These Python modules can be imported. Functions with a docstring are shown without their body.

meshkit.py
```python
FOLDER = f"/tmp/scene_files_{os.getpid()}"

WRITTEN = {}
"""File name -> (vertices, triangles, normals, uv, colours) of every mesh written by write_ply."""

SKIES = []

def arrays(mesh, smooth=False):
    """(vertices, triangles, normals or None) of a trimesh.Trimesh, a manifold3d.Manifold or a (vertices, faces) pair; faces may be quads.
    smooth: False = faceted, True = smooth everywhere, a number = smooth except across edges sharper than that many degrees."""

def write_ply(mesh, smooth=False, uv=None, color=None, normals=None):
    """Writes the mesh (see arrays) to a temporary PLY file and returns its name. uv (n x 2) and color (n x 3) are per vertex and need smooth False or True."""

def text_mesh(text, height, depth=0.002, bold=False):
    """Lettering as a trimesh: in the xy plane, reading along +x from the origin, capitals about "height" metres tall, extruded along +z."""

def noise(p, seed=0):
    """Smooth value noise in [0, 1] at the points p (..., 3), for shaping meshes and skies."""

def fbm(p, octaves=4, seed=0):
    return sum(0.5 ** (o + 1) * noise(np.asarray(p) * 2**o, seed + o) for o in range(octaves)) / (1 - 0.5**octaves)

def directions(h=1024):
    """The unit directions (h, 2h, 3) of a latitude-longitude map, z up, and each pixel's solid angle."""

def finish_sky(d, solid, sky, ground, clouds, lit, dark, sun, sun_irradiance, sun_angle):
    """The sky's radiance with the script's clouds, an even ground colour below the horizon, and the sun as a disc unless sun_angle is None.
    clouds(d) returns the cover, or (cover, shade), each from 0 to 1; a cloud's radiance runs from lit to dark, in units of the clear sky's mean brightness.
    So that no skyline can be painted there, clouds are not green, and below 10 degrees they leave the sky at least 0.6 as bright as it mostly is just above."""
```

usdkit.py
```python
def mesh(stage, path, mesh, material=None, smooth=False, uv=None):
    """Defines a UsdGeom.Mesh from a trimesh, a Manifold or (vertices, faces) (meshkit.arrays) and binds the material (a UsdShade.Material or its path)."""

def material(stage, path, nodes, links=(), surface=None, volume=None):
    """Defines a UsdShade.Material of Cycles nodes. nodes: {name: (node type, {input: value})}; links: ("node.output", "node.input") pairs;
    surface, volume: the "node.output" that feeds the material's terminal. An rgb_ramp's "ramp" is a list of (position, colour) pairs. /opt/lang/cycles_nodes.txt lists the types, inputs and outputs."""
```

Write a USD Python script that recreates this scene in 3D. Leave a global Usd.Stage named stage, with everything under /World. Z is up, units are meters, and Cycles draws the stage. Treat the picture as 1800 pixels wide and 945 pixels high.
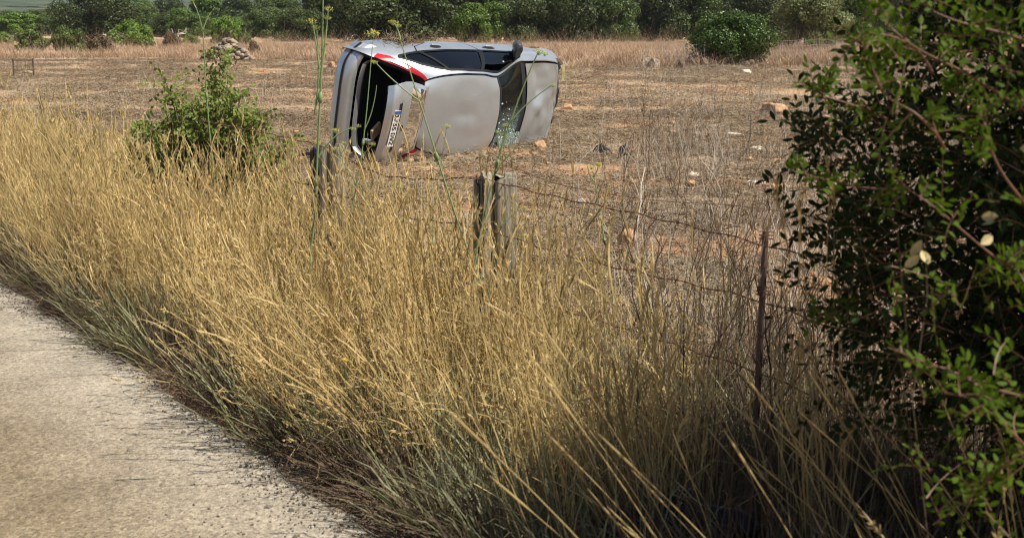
import math, random
import numpy as np, trimesh, shapely
from shapely.geometry import Polygon, LineString
from scipy.interpolate import PchipInterpolator
from scipy.spatial.transform import Rotation as Rot
import usdkit, meshkit
from pxr import Usd, UsdGeom, UsdLux, UsdShade, Gf, Sdf, Vt

stage = Usd.Stage.CreateInMemory()
UsdGeom.SetStageUpAxis(stage, UsdGeom.Tokens.z)
UsdGeom.SetStageMetersPerUnit(stage, 1.0)
UsdGeom.Xform.Define(stage, '/World')
UsdGeom.Scope.Define(stage, '/World/Looks')

# ------------------------------------------------------------------ camera
F, CX, CY, HY, EYE = 2200.0, 900.0, 472.5, 45.0, 1.65      # focal length and centre in photo pixels, horizon row, eye height
PITCH = math.atan((CY - HY) / F)
cam = UsdGeom.Camera.Define(stage, '/World/camera')
cam.CreateHorizontalApertureAttr(36.0)
cam.CreateVerticalApertureAttr(36.0 * 945 / 1800)
cam.CreateFocalLengthAttr(36.0 * F / 1800)
cam.CreateClippingRangeAttr(Gf.Vec2f(0.05, 20000))
cam.CreateFStopAttr(6.3)
cam.CreateFocusDistanceAttr(11.0)
cam.CreateExposureAttr(0.9)
cam.AddTranslateOp().Set(Gf.Vec3d(0, 0, EYE))
cam.AddRotateXOp().Set(90 - math.degrees(PITCH))

# ------------------------------------------------------------------ sky and sun
SUN_AZ, SUN_EL = math.radians(112), math.radians(56)         # azimuth from +y towards +x
sun_dir = np.array([math.sin(SUN_AZ) * math.cos(SUN_EL), math.cos(SUN_AZ) * math.cos(SUN_EL), math.sin(SUN_EL)])
usdkit.material(stage, '/World/Looks/sky_light', {
    's': ('sky_texture', {'sky_type': 'single_scattering', 'sun_disc': False, 'sun_elevation': SUN_EL, 'sun_rotation': SUN_AZ, 'aerosol_density': 1.4}),
    'b': ('background_shader', {'strength': 0.052})}, [('s.color', 'b.color')], surface='b.background')
dome = UsdLux.DomeLight.Define(stage, '/World/sky')
UsdShade.MaterialBindingAPI.Apply(dome.GetPrim()).Bind(UsdShade.Material.Get(stage, '/World/Looks/sky_light'))
dome.GetPrim().SetCustomDataByKey('kind', 'structure')
sun = UsdLux.DistantLight.Define(stage, '/World/sun')
sun.CreateIntensityAttr(1.25); sun.CreateAngleAttr(0.5); sun.CreateColorAttr(Gf.Vec3f(1.0, 0.965, 0.875))
sun.CreateNormalizeAttr(True)
_q = Rot.align_vectors([sun_dir], [[0, 0, 1.0]])[0].as_quat()
sun.AddOrientOp().Set(Gf.Quatf(float(_q[3]), float(_q[0]), float(_q[1]), float(_q[2])))

# ------------------------------------------------------------------ helpers
R = np.random.default_rng(7)
names = {}


def numbered(path):
    k = names.get(path, -1) + 1
    names[path] = k
    return path if k == 0 else f'{path}_{k:03d}'


def pth(o):
    return '/World' if o is None else (o if isinstance(o, str) else str(o.GetPath()))


def obj(name, mesh, mat, parent=None, smooth=False, label=None):
    p = numbered(f'{pth(parent)}/{name}')
    m = usdkit.mesh(stage, p, mesh, '/World/Looks/' + mat, smooth)
    if label:
        m.GetPrim().SetCustomDataByKey('label', label)
    return m.GetPrim()


def tag(o, label=None, cat=None, group=None, kind=None):
    for k, v in (('label', label), ('category', cat), ('group', group), ('kind', kind)):
        if v:
            o.SetCustomDataByKey(k, v)
    return o


def thing(name, label, cat, loc=(0, 0, 0), rotz=0, group=None, ref=None, scale=None, parent=None):
    x = UsdGeom.Xform.Define(stage, numbered(f'{pth(parent)}/{name}'))
    x.AddTranslateOp().Set(Gf.Vec3d(*map(float, loc)))
    if rotz:
        x.AddRotateZOp().Set(float(rotz))
    if scale is not None:
        x.AddScaleOp().Set(Gf.Vec3f(*map(float, scale)))
    o = x.GetPrim()
    if ref:
        o.GetReferences().AddInternalReference(ref); o.SetInstanceable(True)
    return tag(o, label, cat, group)


stage.CreateClassPrim('/World/Kinds')


def kind(name):
    p = f'/World/Kinds/{name}'
    UsdGeom.Xform.Define(stage, p)
    return p


cat_ = lambda ms: (lambda o: (np.vstack([m[0] for m in ms]), np.vstack([m[1] + k for m, k in zip(ms, o)])))(np.r_[0, np.cumsum([len(m[0]) for m in ms])[:-1]])


def unit(v):
    v = np.asarray(v, float)
    return v / (np.linalg.norm(v, axis=-1, keepdims=True) + 1e-12)


def stems(P, W, sides=3):
    """n polylines (n,k,3) with radii (n,k) as tapered tubes."""
    P = np.asarray(P, float); n, k, _ = P.shape
    W = np.broadcast_to(np.asarray(W, float), (n, k))
    T = unit(np.gradient(P, axis=1))
    ref = np.where(np.abs(T[..., 2:]) < 0.8, [0, 0, 1.0], [1.0, 0, 0])
    a = unit(np.cross(T, ref)); b = np.cross(T, a)
    ang = np.arange(sides) * 2 * np.pi / sides
    V = P[:, :, None] + W[:, :, None, None] * (np.cos(ang)[None, None, :, None] * a[:, :, None] + np.sin(ang)[None, None, :, None] * b[:, :, None])
    i, j = np.meshgrid(np.arange(k - 1), np.arange(sides), indexing='ij')
    q = np.stack([i * sides + j, i * sides + (j + 1) % sides, (i + 1) * sides + (j + 1) % sides, (i + 1) * sides + j], -1).reshape(-1, 4)
    f = np.vstack([q[:, [0, 1, 2]], q[:, [0, 2, 3]]])
    caps = np.array([[(k - 1) * sides, (k - 1) * sides + s, (k - 1) * sides + s + 1] for s in range(1, sides - 1)])
    f = np.vstack([f, caps, (caps - (k - 1) * sides)[:, ::-1]])
    f = (f[None] + (np.arange(n) * k * sides)[:, None, None]).reshape(-1, 3)
    return V.reshape(-1, 3), f


def tube(P, r, sides=6):
    P = np.asarray(P, float)
    return stems(P[None], np.broadcast_to(r, (len(P),))[None], sides)


def resample(P, n):
    P = np.asarray(P, float)
    d = np.r_[0, np.cumsum(np.linalg.norm(np.diff(P, axis=0), axis=1))]
    s = np.linspace(0, d[-1], n)
    return PchipInterpolator(d, P, axis=0)(s) if len(P) > 2 else np.stack([np.interp(s, d, P[:, i]) for i in range(3)], 1)


def ribbons(P, W, side):
    """n flat curved blades: (n,k,3), half widths (n,k), side vectors (n,3)."""
    n, k, _ = P.shape
    V = np.stack([P - side[:, None] * W[..., None], P + side[:, None] * W[..., None]], 2).reshape(n, -1, 3)
    i = np.arange(k - 1) * 2
    f = np.vstack([np.stack([i, i + 1, i + 3], 1), np.stack([i, i + 3, i + 2], 1)])
    return V.reshape(-1, 3), (f[None] + (np.arange(n) * 2 * k)[:, None, None]).reshape(-1, 3)


LEAF = np.array([[0, 0, 0], [.22, .36, .10], [.55, .5, .14], [.85, .28, .06], [1, 0, -.04], [.85, -.28, .06], [.55, -.5, .14], [.22, -.36, .10], [.5, 0, 0]])
LEAF_F = np.array([[8, 0, 1], [8, 1, 2], [8, 2, 3], [8, 3, 4], [8, 4, 5], [8, 5, 6], [8, 6, 7], [8, 7, 0]])


def leaves(C, D, N, L, W):
    """leaves from base points C, directions D, normals N, lengths L, widths W."""
    D = unit(D); S = unit(np.cross(N, D)); N = np.cross(D, S)
    L, W = np.asarray(L)[:, None, None], np.asarray(W)[:, None, None]
    V = C[:, None] + LEAF[None, :, :1] * L * D[:, None] + LEAF[None, :, 1:2] * W * S[:, None] + LEAF[None, :, 2:] * W * N[:, None]
    return V.reshape(-1, 3), (LEAF_F[None] + (np.arange(len(C)) * 9)[:, None, None]).reshape(-1, 3)


def quads(C, N, size, rng):
    """small leaf-clump faces, pointed ovals of six corners"""
    n = len(C)
    N = unit(N); a = unit(np.cross(N, rng.normal(size=(n, 3)))); b = np.cross(N, a)
    s = np.asarray(size)[:, None]
    V = np.stack([C - a * s, C - a * s * .3 - b * s * .5, C + a * s * .5 - b * s * .42, C + a * s, C + a * s * .4 + b * s * .5, C - a * s * .45 + b * s * .45], 1)
    f = np.array([[0, 1, 2], [0, 2, 3], [0, 3, 4], [0, 4, 5]])
    return V.reshape(-1, 3), (f[None] + (np.arange(n) * 6)[:, None, None]).reshape(-1, 3)


def rock(seed, size, sub=3, rough=.25):
    m = trimesh.creation.icosphere(sub)
    v = np.array(m.vertices)
    rg = np.random.default_rng(seed)
    for _ in range(9):                                     # flat broken faces
        d = unit(rg.normal(size=3)); c = rg.uniform(.55, .85)
        t = v @ d
        v = v - np.clip(t - c, 0, None)[:, None] * d
    v *= 1 + rough * (meshkit.fbm(v * 2.2 + seed * 3.1, 4, seed)[:, None] - .5)
    return v * np.asarray(size) / 2, np.array(m.faces)


def mat(name, nodes, links, surface='p.BSDF', volume=None):
    usdkit.material(stage, '/World/Looks/' + name, nodes, links, surface=surface, volume=volume)


def plain(name, col, rough=.6, var=.25, scale=20, bump=0.0, metallic=0, spec=.4, **kw):
    c = np.array(col)
    mat(name, {'t': ('texture_coordinate', {}), 'n': ('noise_texture', {'scale': scale, 'detail': 6, 'roughness': .65}),
               'r': ('rgb_ramp', {'ramp': [(.25, tuple(c * (1 - var))), (.75, tuple(np.minimum(c * (1 + var), 1)))]}),
               'b': ('bump', {'strength': bump, 'distance': .02}),
               'p': ('principled_bsdf', {'roughness': rough, 'metallic': metallic, 'specular_ior_level': spec, **kw})},
        [('t.object', 'n.vector'), ('n.fac', 'r.fac'), ('r.color', 'p.base_color'), ('n.fac', 'b.height'), ('b.normal', 'p.normal')])


def foliage(name, cols, trans=.3, rough=.55, spec=.3, tint=None):
    """every leaf or stem (mesh island) draws its own tone from the ramp; every plant shifts a little"""
    st = list(zip(np.linspace(0, 1, len(cols)), cols))
    mat(name, {'g': ('geometry', {}), 'o': ('object_info', {}), 'r': ('rgb_ramp', {'ramp': st}),
               'm': ('map_range', {'from_min': 0, 'from_max': 1, 'to_min': .75, 'to_max': 1.25}),
               'h': ('hsv', {'hue': .5, 'saturation': 1.0}),
               'p': ('principled_bsdf', {'roughness': rough, 'specular_ior_level': spec}),
               't': ('translucent_bsdf', {}), 'x': ('mix_closure', {'fac': trans})},
        [('g.random_per_island', 'r.fac'), ('r.color', 'h.color'), ('o.random', 'm.value'), ('m.result', 'h.value'),
         ('h.color', 'p.base_color'), ('h.color', 't.color'), ('p.BSDF', 'x.closure1'), ('t.BSDF', 'x.closure2')], surface='x.closure')


# road, verge and field geometry shared by everything: s = metres to the field side of the road's edge
NX, NY = .82, .572
sdist = lambda x, y: (np.asarray(x) + .47) * NX + (np.asarray(y) - 4.0) * NY
along = lambda x, y: -(np.asarray(x) + .47) * NY + (np.asarray(y) - 4.0) * NX      # away along the road


def from_sa(s, a):
    return -.47 + s * NX - a * NY, 4.0 + s * NY + a * NX


def smooth01(x):
    x = np.clip(x, 0, 1)
    return x * x * (3 - 2 * x)


def H(x, y):
    x, y = np.broadcast_arrays(np.asarray(x, float), np.asarray(y, float))
    s = sdist(x, y); d = np.hypot(x, y)
    z = -.25 * smooth01(s / 2.4)
    q = np.stack([x, y, 0 * x], -1)
    k = smooth01((s - .05) / .8)
    z = z + k * (.10 * (meshkit.fbm(q * .9, 3, 3) - .5) + .075 * (meshkit.fbm(q * 4.3, 3, 5) - .5)) * np.clip(60 / np.maximum(d, 1), .2, 1)
    z = z + k * .022 * np.sin((x * .25 + y) * 7.0 + 4 * meshkit.noise(q * .4, 9)) * np.exp(-d / 40)
    z = z + .35 * smooth01((d - 58) / 8) * meshkit.noise(q * .05, 2) * (d > 50)
    z = z - .03 * (s < 0.02)
    left = smooth01((-x / np.maximum(y, 1) - .12) / .12) * (y > 0)
    z = z + left * smooth01((d - 500) / 2600) * (150 + 260 * meshkit.fbm(q * .0011, 4, 21)) + (1 - left) * smooth01((d - 500) / 2600) * 120 * meshkit.fbm(q * .0012, 4, 8)
    return z


h1 = lambda x, y: float(H(np.array([x]), np.array([y]))[0])


def at(px, py, Y):
    """world point at photo pixel (px, py), Y metres ahead"""
    d = np.array([(px - CX) / F, math.cos(PITCH) + (CY - py) / F * math.sin(PITCH), -math.sin(PITCH) + (CY - py) / F * math.cos(PITCH)])
    return np.array([0, 0, EYE]) + d * Y / d[1]


def ground(px, py, z=-.25):
    p = at(px, py, 1.0) - [0, 0, EYE]
    k = (z - EYE) / p[2]
    return p[0] * k, p[1] * k


def instancer(name, protos, mats, pos, idx, quat, scale, label, cat):
    """one uncountable mass; protos are meshes"""
    pi = UsdGeom.PointInstancer.Define(stage, '/World/' + name)
    paths = []
    for i, (m, mt) in enumerate(zip(protos, mats)):
        paths.append(obj('tuft', m, mt, pi.GetPrim()).GetPath())
    pi.CreatePrototypesRel().SetTargets(paths)
    pi.CreateProtoIndicesAttr(Vt.IntArray.FromNumpy(np.asarray(idx, np.int32)))
    pi.CreatePositionsAttr(Vt.Vec3fArray.FromNumpy(np.asarray(pos, np.float32)))
    pi.CreateOrientationsAttr(Vt.QuathArray([Gf.Quath(float(q[3]), float(q[0]), float(q[1]), float(q[2])) for q in quat]))
    pi.CreateScalesAttr(Vt.Vec3fArray.FromNumpy(np.asarray(scale, np.float32)))
    return tag(pi.GetPrim(), label, cat, kind='stuff')


def lean_quat(yaw, leandir, angle):
    """yaw about z, then lean by angle towards the horizontal direction leandir"""
    ax = np.stack([-leandir[:, 1], leandir[:, 0], 0 * yaw], 1)
    return (Rot.from_rotvec(ax * angle[:, None]) * Rot.from_euler('z', yaw)).as_quat()


# ------------------------------------------------------------------ materials
def ground_mat():
    nodes = {'g': ('geometry', {}), 'x': ('separate_xyz', {}),
             'n1': ('noise_texture', {'scale': 1.0, 'detail': 5, 'roughness': .6}), 'mp': ('mapping', {'scale': (.35, 1.3, 1)}),
             'n2': ('noise_texture', {'scale': 9, 'detail': 9, 'roughness': .72}), 'n3': ('noise_texture', {'scale': 55, 'detail': 5, 'roughness': .7}),
             'v': ('voronoi_texture', {'scale': 28}),
             'base': ('rgb_ramp', {'ramp': [(.28, (.165, .115, .068)), (.5, (.315, .227, .14)), (.72, (.44, .335, .22))]}),
             'soilm': ('rgb_ramp', {'ramp': [(.51, (0, 0, 0)), (.585, (.95, .95, .95))]}),
             'soil': ('rgb_ramp', {'ramp': [(.3, (.33, .165, .075)), (.7, (.50, .29, .155))]}),
             'mix': ('mix_color', {'blend_type': 'mix'}),
             'len': ('vector_math', {'math_type': 'length'}), 'far': ('map_range', {'from_min': 56, 'from_max': 72, 'to_min': 0, 'to_max': .85, 'clamp': True}),
             'straw': ('rgb_ramp', {'ramp': [(.3, (.32, .22, .145)), (.7, (.46, .345, .24))]}),
             'mix2': ('mix_color', {'blend_type': 'mix'}),
             'wood': ('map_range', {'from_min': 190, 'from_max': 320, 'to_min': 0, 'to_max': 1, 'clamp': True}),
             'nw': ('noise_texture', {'scale': .03, 'detail': 8, 'roughness': .75}),
             'hill': ('rgb_ramp', {'ramp': [(.35, (.022, .032, .02)), (.55, (.06, .07, .04)), (.75, (.17, .15, .11))]}),
             'mix3': ('mix_color', {'blend_type': 'mix'}),
             'hgt': ('mix_float', {'fac': .5}), 'b': ('bump', {'strength': .9, 'distance': .05}),
             'p': ('principled_bsdf', {'roughness': .95, 'specular_ior_level': .15})}
    links = [('g.position', 'x.vector'), ('g.position', 'mp.vector'), ('mp.vector', 'n1.vector'), ('g.position', 'n2.vector'), ('g.position', 'n3.vector'), ('g.position', 'nw.vector'),
             ('n2.fac', 'base.fac'), ('n1.fac', 'soilm.fac'), ('n2.fac', 'soil.fac'), ('soilm.color', 'mix.fac'), ('base.color', 'mix.a'), ('soil.color', 'mix.b'),
             ('g.position', 'len.vector1'), ('len.value', 'far.value'), ('n2.fac', 'straw.fac'), ('far.result', 'mix2.fac'), ('mix.result', 'mix2.a'), ('straw.color', 'mix2.b'),
             ('len.value', 'wood.value'), ('nw.fac', 'hill.fac'), ('wood.result', 'mix3.fac'), ('mix2.result', 'mix3.a'), ('hill.color', 'mix3.b'),
             ('mix3.result', 'p.base_color'), ('n2.fac', 'hgt.a'), ('n3.fac', 'hgt.b'), ('hgt.result', 'b.height'), ('b.normal', 'p.normal')]
    mat('field_earth', nodes, links)


ground_mat()


def road_mat():
    nodes = {'g': ('geometry', {}), 'dot': ('vector_math', {'math_type': 'dot_product', 'vector2': (NX, NY, 0)}),
             'nw': ('noise_texture', {'scale': 1.1, 'detail': 4}), 'wob': ('math', {'math_type': 'multiply_add', 'value2': .5}),
             'edge': ('map_range', {'from_min': 1.28, 'from_max': 2.15, 'to_min': 0, 'to_max': 1, 'clamp': True}),
             'n': ('noise_texture', {'scale': 48, 'detail': 8, 'roughness': .84}), 'v': ('voronoi_texture', {'scale': 120}),
             'n2': ('noise_texture', {'scale': 2.2, 'detail': 5}), 'vc': ('voronoi_texture', {'scale': 85}), 'bw': ('rgb_to_bw', {}), 'gr': ('mix_float', {'fac': .24}),
             'asph': ('rgb_ramp', {'ramp': [(.25, (.045, .035, .022)), (.5, (.185, .14, .088)), (.75, (.38, .30, .19))]}),
             'dust': ('rgb_ramp', {'ramp': [(.25, (.10, .085, .065)), (.5, (.32, .275, .215)), (.75, (.53, .47, .38))]}),
             'mix': ('mix_color', {'blend_type': 'mix'}), 'pat': ('rgb_ramp', {'ramp': [(.34, (.78, .78, .78)), (.62, (1, 1, 1))]}),
             'mul': ('mix_color', {'blend_type': 'multiply', 'fac': 1.0}),
             'b': ('bump', {'strength': .55, 'distance': .005}), 'p': ('principled_bsdf', {'roughness': .9, 'specular_ior_level': .2})}
    links = [('g.position', 'dot.vector1'), ('g.position', 'nw.vector'), ('nw.fac', 'wob.value1'), ('dot.value', 'wob.value3'), ('wob.value', 'edge.value'),
             ('g.position', 'n.vector'), ('g.position', 'v.vector'), ('g.position', 'n2.vector'), ('g.position', 'vc.vector'), ('vc.color', 'bw.color'), ('n.fac', 'gr.a'), ('bw.val', 'gr.b'), ('gr.result', 'asph.fac'), ('gr.result', 'dust.fac'), ('edge.result', 'mix.fac'),
             ('asph.color', 'mix.a'), ('dust.color', 'mix.b'), ('n2.fac', 'pat.fac'), ('mix.result', 'mul.a'), ('pat.color', 'mul.b'), ('mul.result', 'p.base_color'),
             ('v.distance', 'b.height'), ('b.normal', 'p.normal')]
    mat('road_surface', nodes, links)


road_mat()
foliage('straw_culm', [(.52, .385, .17), (.86, .68, .335), (.97, .845, .50), (.60, .465, .215), (.48, .455, .24), (.95, .80, .43), (.70, .54, .30), (.40, .275, .14), (.90, .74, .375), (.38, .41, .25), (.82, .66, .335)], trans=.35, rough=.5)
foliage('grass_blade', [(.19, .185, .09), (.28, .265, .13), (.40, .35, .17), (.52, .43, .20), (.36, .25, .12)], trans=.3)
foliage('litter_bits', [(.19, .138, .085), (.385, .287, .182), (.56, .445, .30), (.30, .225, .14), (.65, .56, .42)], trans=.05, rough=.8)
foliage('dead_brown', [(.10, .065, .04), (.19, .125, .08), (.14, .09, .055), (.25, .18, .12)], trans=.05, rough=.8)
foliage('pale_stalk', [(.42, .36, .29), (.58, .52, .44), (.36, .29, .22)], trans=.05, rough=.7)
foliage('far_straw', [(.36, .245, .155), (.50, .365, .245), (.56, .43, .30), (.42, .29, .19)], trans=.15, rough=.7)
foliage('oak_dark', [(.055, .072, .018), (.10, .12, .034), (.165, .175, .056)], trans=.3, rough=.5)
foliage('oak_mid', [(.075, .105, .022), (.135, .17, .04), (.215, .235, .066)], trans=.3, rough=.5)
foliage('tree_green', [(.11, .17, .024), (.185, .26, .042), (.28, .33, .07)], trans=.3, rough=.5)
foliage('olive_leaf', [(.17, .185, .07), (.26, .265, .11), (.33, .325, .15)], trans=.3, rough=.5)
foliage('vivid_bush', [(.04, .07, .006), (.07, .11, .009), (.11, .15, .016)], trans=.2, rough=.45)
foliage('brown_bush', [(.09, .06, .03), (.14, .10, .05), (.10, .10, .045)], trans=.1, rough=.7)
foliage('shrub_leaf', [(.19, .24, .05), (.30, .35, .085), (.42, .45, .14), (.52, .50, .21), (.38, .28, .11)], trans=.42, rough=.6, spec=.2)
foliage('lentisk_leaf', [(.018, .034, .005), (.03, .058, .007), (.055, .092, .010), (.10, .145, .018)], trans=.3, rough=.6, spec=.15)
foliage('lentisk_young_sunlit', [(.075, .125, .008), (.14, .20, .014), (.24, .29, .034)], trans=.45, rough=.6, spec=.12)  # brighter leaf colour stands in for sun on the young outer leaves
foliage('dry_leaf', [(.40, .32, .15), (.30, .26, .13)], trans=.3, rough=.6)
foliage('weed_dull', [(.16, .15, .08), (.26, .22, .12), (.12, .13, .05)], trans=.2, rough=.7)
foliage('flower_gold', [(.55, .34, .02), (.6, .42, .03)], trans=.2)
foliage('dead_russet', [(.14, .075, .045), (.24, .13, .075), (.18, .10, .06)], trans=.05, rough=.8)
foliage('fennel_stem', [(.20, .27, .11), (.27, .32, .15), (.24, .28, .13)], trans=.1)
foliage('fennel_flower', [(.42, .37, .05), (.52, .44, .07), (.36, .34, .08)], trans=.2)
plain('red_twig', (.12, .055, .028), .6, .3, 30)
plain('grey_bark', (.13, .10, .08), .9, .4, 12, .6)
plain('bleached_wood', (.55, .51, .46), .8, .2, 20, .3)
plain('rust', (.13, .06, .035), .85, .55, 60, .4)
plain('rust_red', (.085, .05, .036), .85, .4, 40, .3)
plain('grey_post', (.30, .265, .23), .9, .3, 20)
plain('grey_wire', (.25, .245, .24), .6, .2, 40)
plain('limestone', (.225, .17, .12), .9, .6, 9, .7)
plain('orange_stone', (.37, .215, .115), .9, .4, 9, .7)
plain('pale_stone', (.46, .385, .30), .9, .3, 9, .6)
plain('dark_stone', (.11, .075, .05), .9, .5, 6, .7)
foliage('gravel', [(.13, .11, .085), (.24, .20, .15), (.34, .28, .21), (.45, .39, .31), (.28, .22, .16)], trans=0.0, rough=.9)
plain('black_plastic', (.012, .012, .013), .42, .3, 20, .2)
plain('black_bag', (.005, .005, .005), .5, .3, 14, .3, spec=.2)
plain('interior_black', (.012, .012, .014), .8, .3, 14, .2)
plain('interior_grey', (.035, .036, .04), .85, .3, 30, .2)
plain('tyre_rubber', (.018, .018, .018), .8, .3, 40, .2)
plain('rim_alloy', (.45, .46, .47), .4, .15, 30, 0, metallic=.8)
plain('cardboard', (.40, .28, .16), .85, .2, 12)
plain('trim_black', (.006, .006, .007), .55, .2, 20, 0, spec=.15)
plain('plate_white', (.72, .71, .67), .5, .06, 18)
plain('plate_blue', (.03, .10, .42), .5, .05, 10)
plain('plate_ink', (.015, .015, .015), .5, .1, 10)
plain('mirror_shell', (.045, .046, .05), .25, .2, 10, 0)
plain('headlamp_yellow', (.48, .46, .24), .4, .2, 18)
mat('old_wood', {'t': ('texture_coordinate', {}), 'mp': ('mapping', {'scale': (55, 55, 3)}), 'n': ('noise_texture', {'scale': 1.0, 'detail': 8, 'roughness': .7, 'distortion': .4}),
                 'mq': ('mapping', {'scale': (6, 6, 1.2)}), 'n2': ('noise_texture', {'scale': 1.0, 'detail': 4}),
                 'r': ('rgb_ramp', {'ramp': [(.3, (.045, .036, .027)), (.48, (.21, .175, .125)), (.7, (.37, .33, .25))]}),
                 'lich': ('rgb_ramp', {'ramp': [(.55, (0, 0, 0)), (.68, (1, 1, 1))]}), 'mix': ('mix_color', {'b': (.33, .34, .22)}),
                 'b': ('bump', {'strength': .9, 'distance': .012}), 'p': ('principled_bsdf', {'roughness': .9, 'specular_ior_level': .2})},
    [('t.object', 'mp.vector'), ('mp.vector', 'n.vector'), ('t.object', 'mq.vector'), ('mq.vector', 'n2.vector'), ('n.fac', 'r.fac'), ('n2.fac', 'lich.fac'), ('lich.color', 'mix.fac'),
     ('r.color', 'mix.a'), ('mix.result', 'p.base_color'), ('n.fac', 'b.height'), ('b.normal', 'p.normal')])


def paint(name, dirt_lo, dirt_hi, rough, base=(.52, .53, .54)):
    """silver metallic paint under an uneven film of dust"""
    mat(name, {'t': ('texture_coordinate', {}), 'n': ('noise_texture', {'scale': 2.4, 'detail': 8, 'roughness': .68, 'distortion': .5}), 'n2': ('noise_texture', {'scale': 26, 'detail': 5, 'roughness': .7}),
               'mx': ('mix_float', {'fac': .3}), 'r': ('rgb_ramp', {'ramp': [(.3, (dirt_lo,) * 3), (.72, (dirt_hi,) * 3)]}),
               'ms': ('mapping', {'scale': (2.2, 55, 55), 'rotation': (0, 0, .25)}), 'ns': ('noise_texture', {'scale': 1.0, 'detail': 3, 'roughness': .6}), 'rs': ('rgb_ramp', {'ramp': [(.66, (0, 0, 0)), (.70, (.55, .55, .55)), (.74, (0, 0, 0))]}),
               'sc': ('mix_color', {'b': (.56, .55, .52)}), 'c': ('mix_color', {'a': base, 'b': (.19, .186, .172)}), 'ro': ('mix_float', {'a': rough, 'b': .75}), 'me': ('mix_float', {'a': .85, 'b': .0}),
               'p': ('principled_bsdf', {'specular_ior_level': .5, 'coat_weight': .5, 'coat_roughness': .15})},
        [('t.object', 'n.vector'), ('t.object', 'n2.vector'), ('n.fac', 'mx.a'), ('n2.fac', 'mx.b'), ('mx.result', 'r.fac'), ('r.color', 'c.fac'), ('r.color', 'ro.fac'), ('r.color', 'me.fac'),
         ('t.object', 'ms.vector'), ('ms.vector', 'ns.vector'), ('ns.fac', 'rs.fac'), ('rs.color', 'sc.fac'), ('c.result', 'sc.a'), ('sc.result', 'p.base_color'), ('ro.result', 'p.roughness'), ('me.result', 'p.metallic')])


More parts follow.
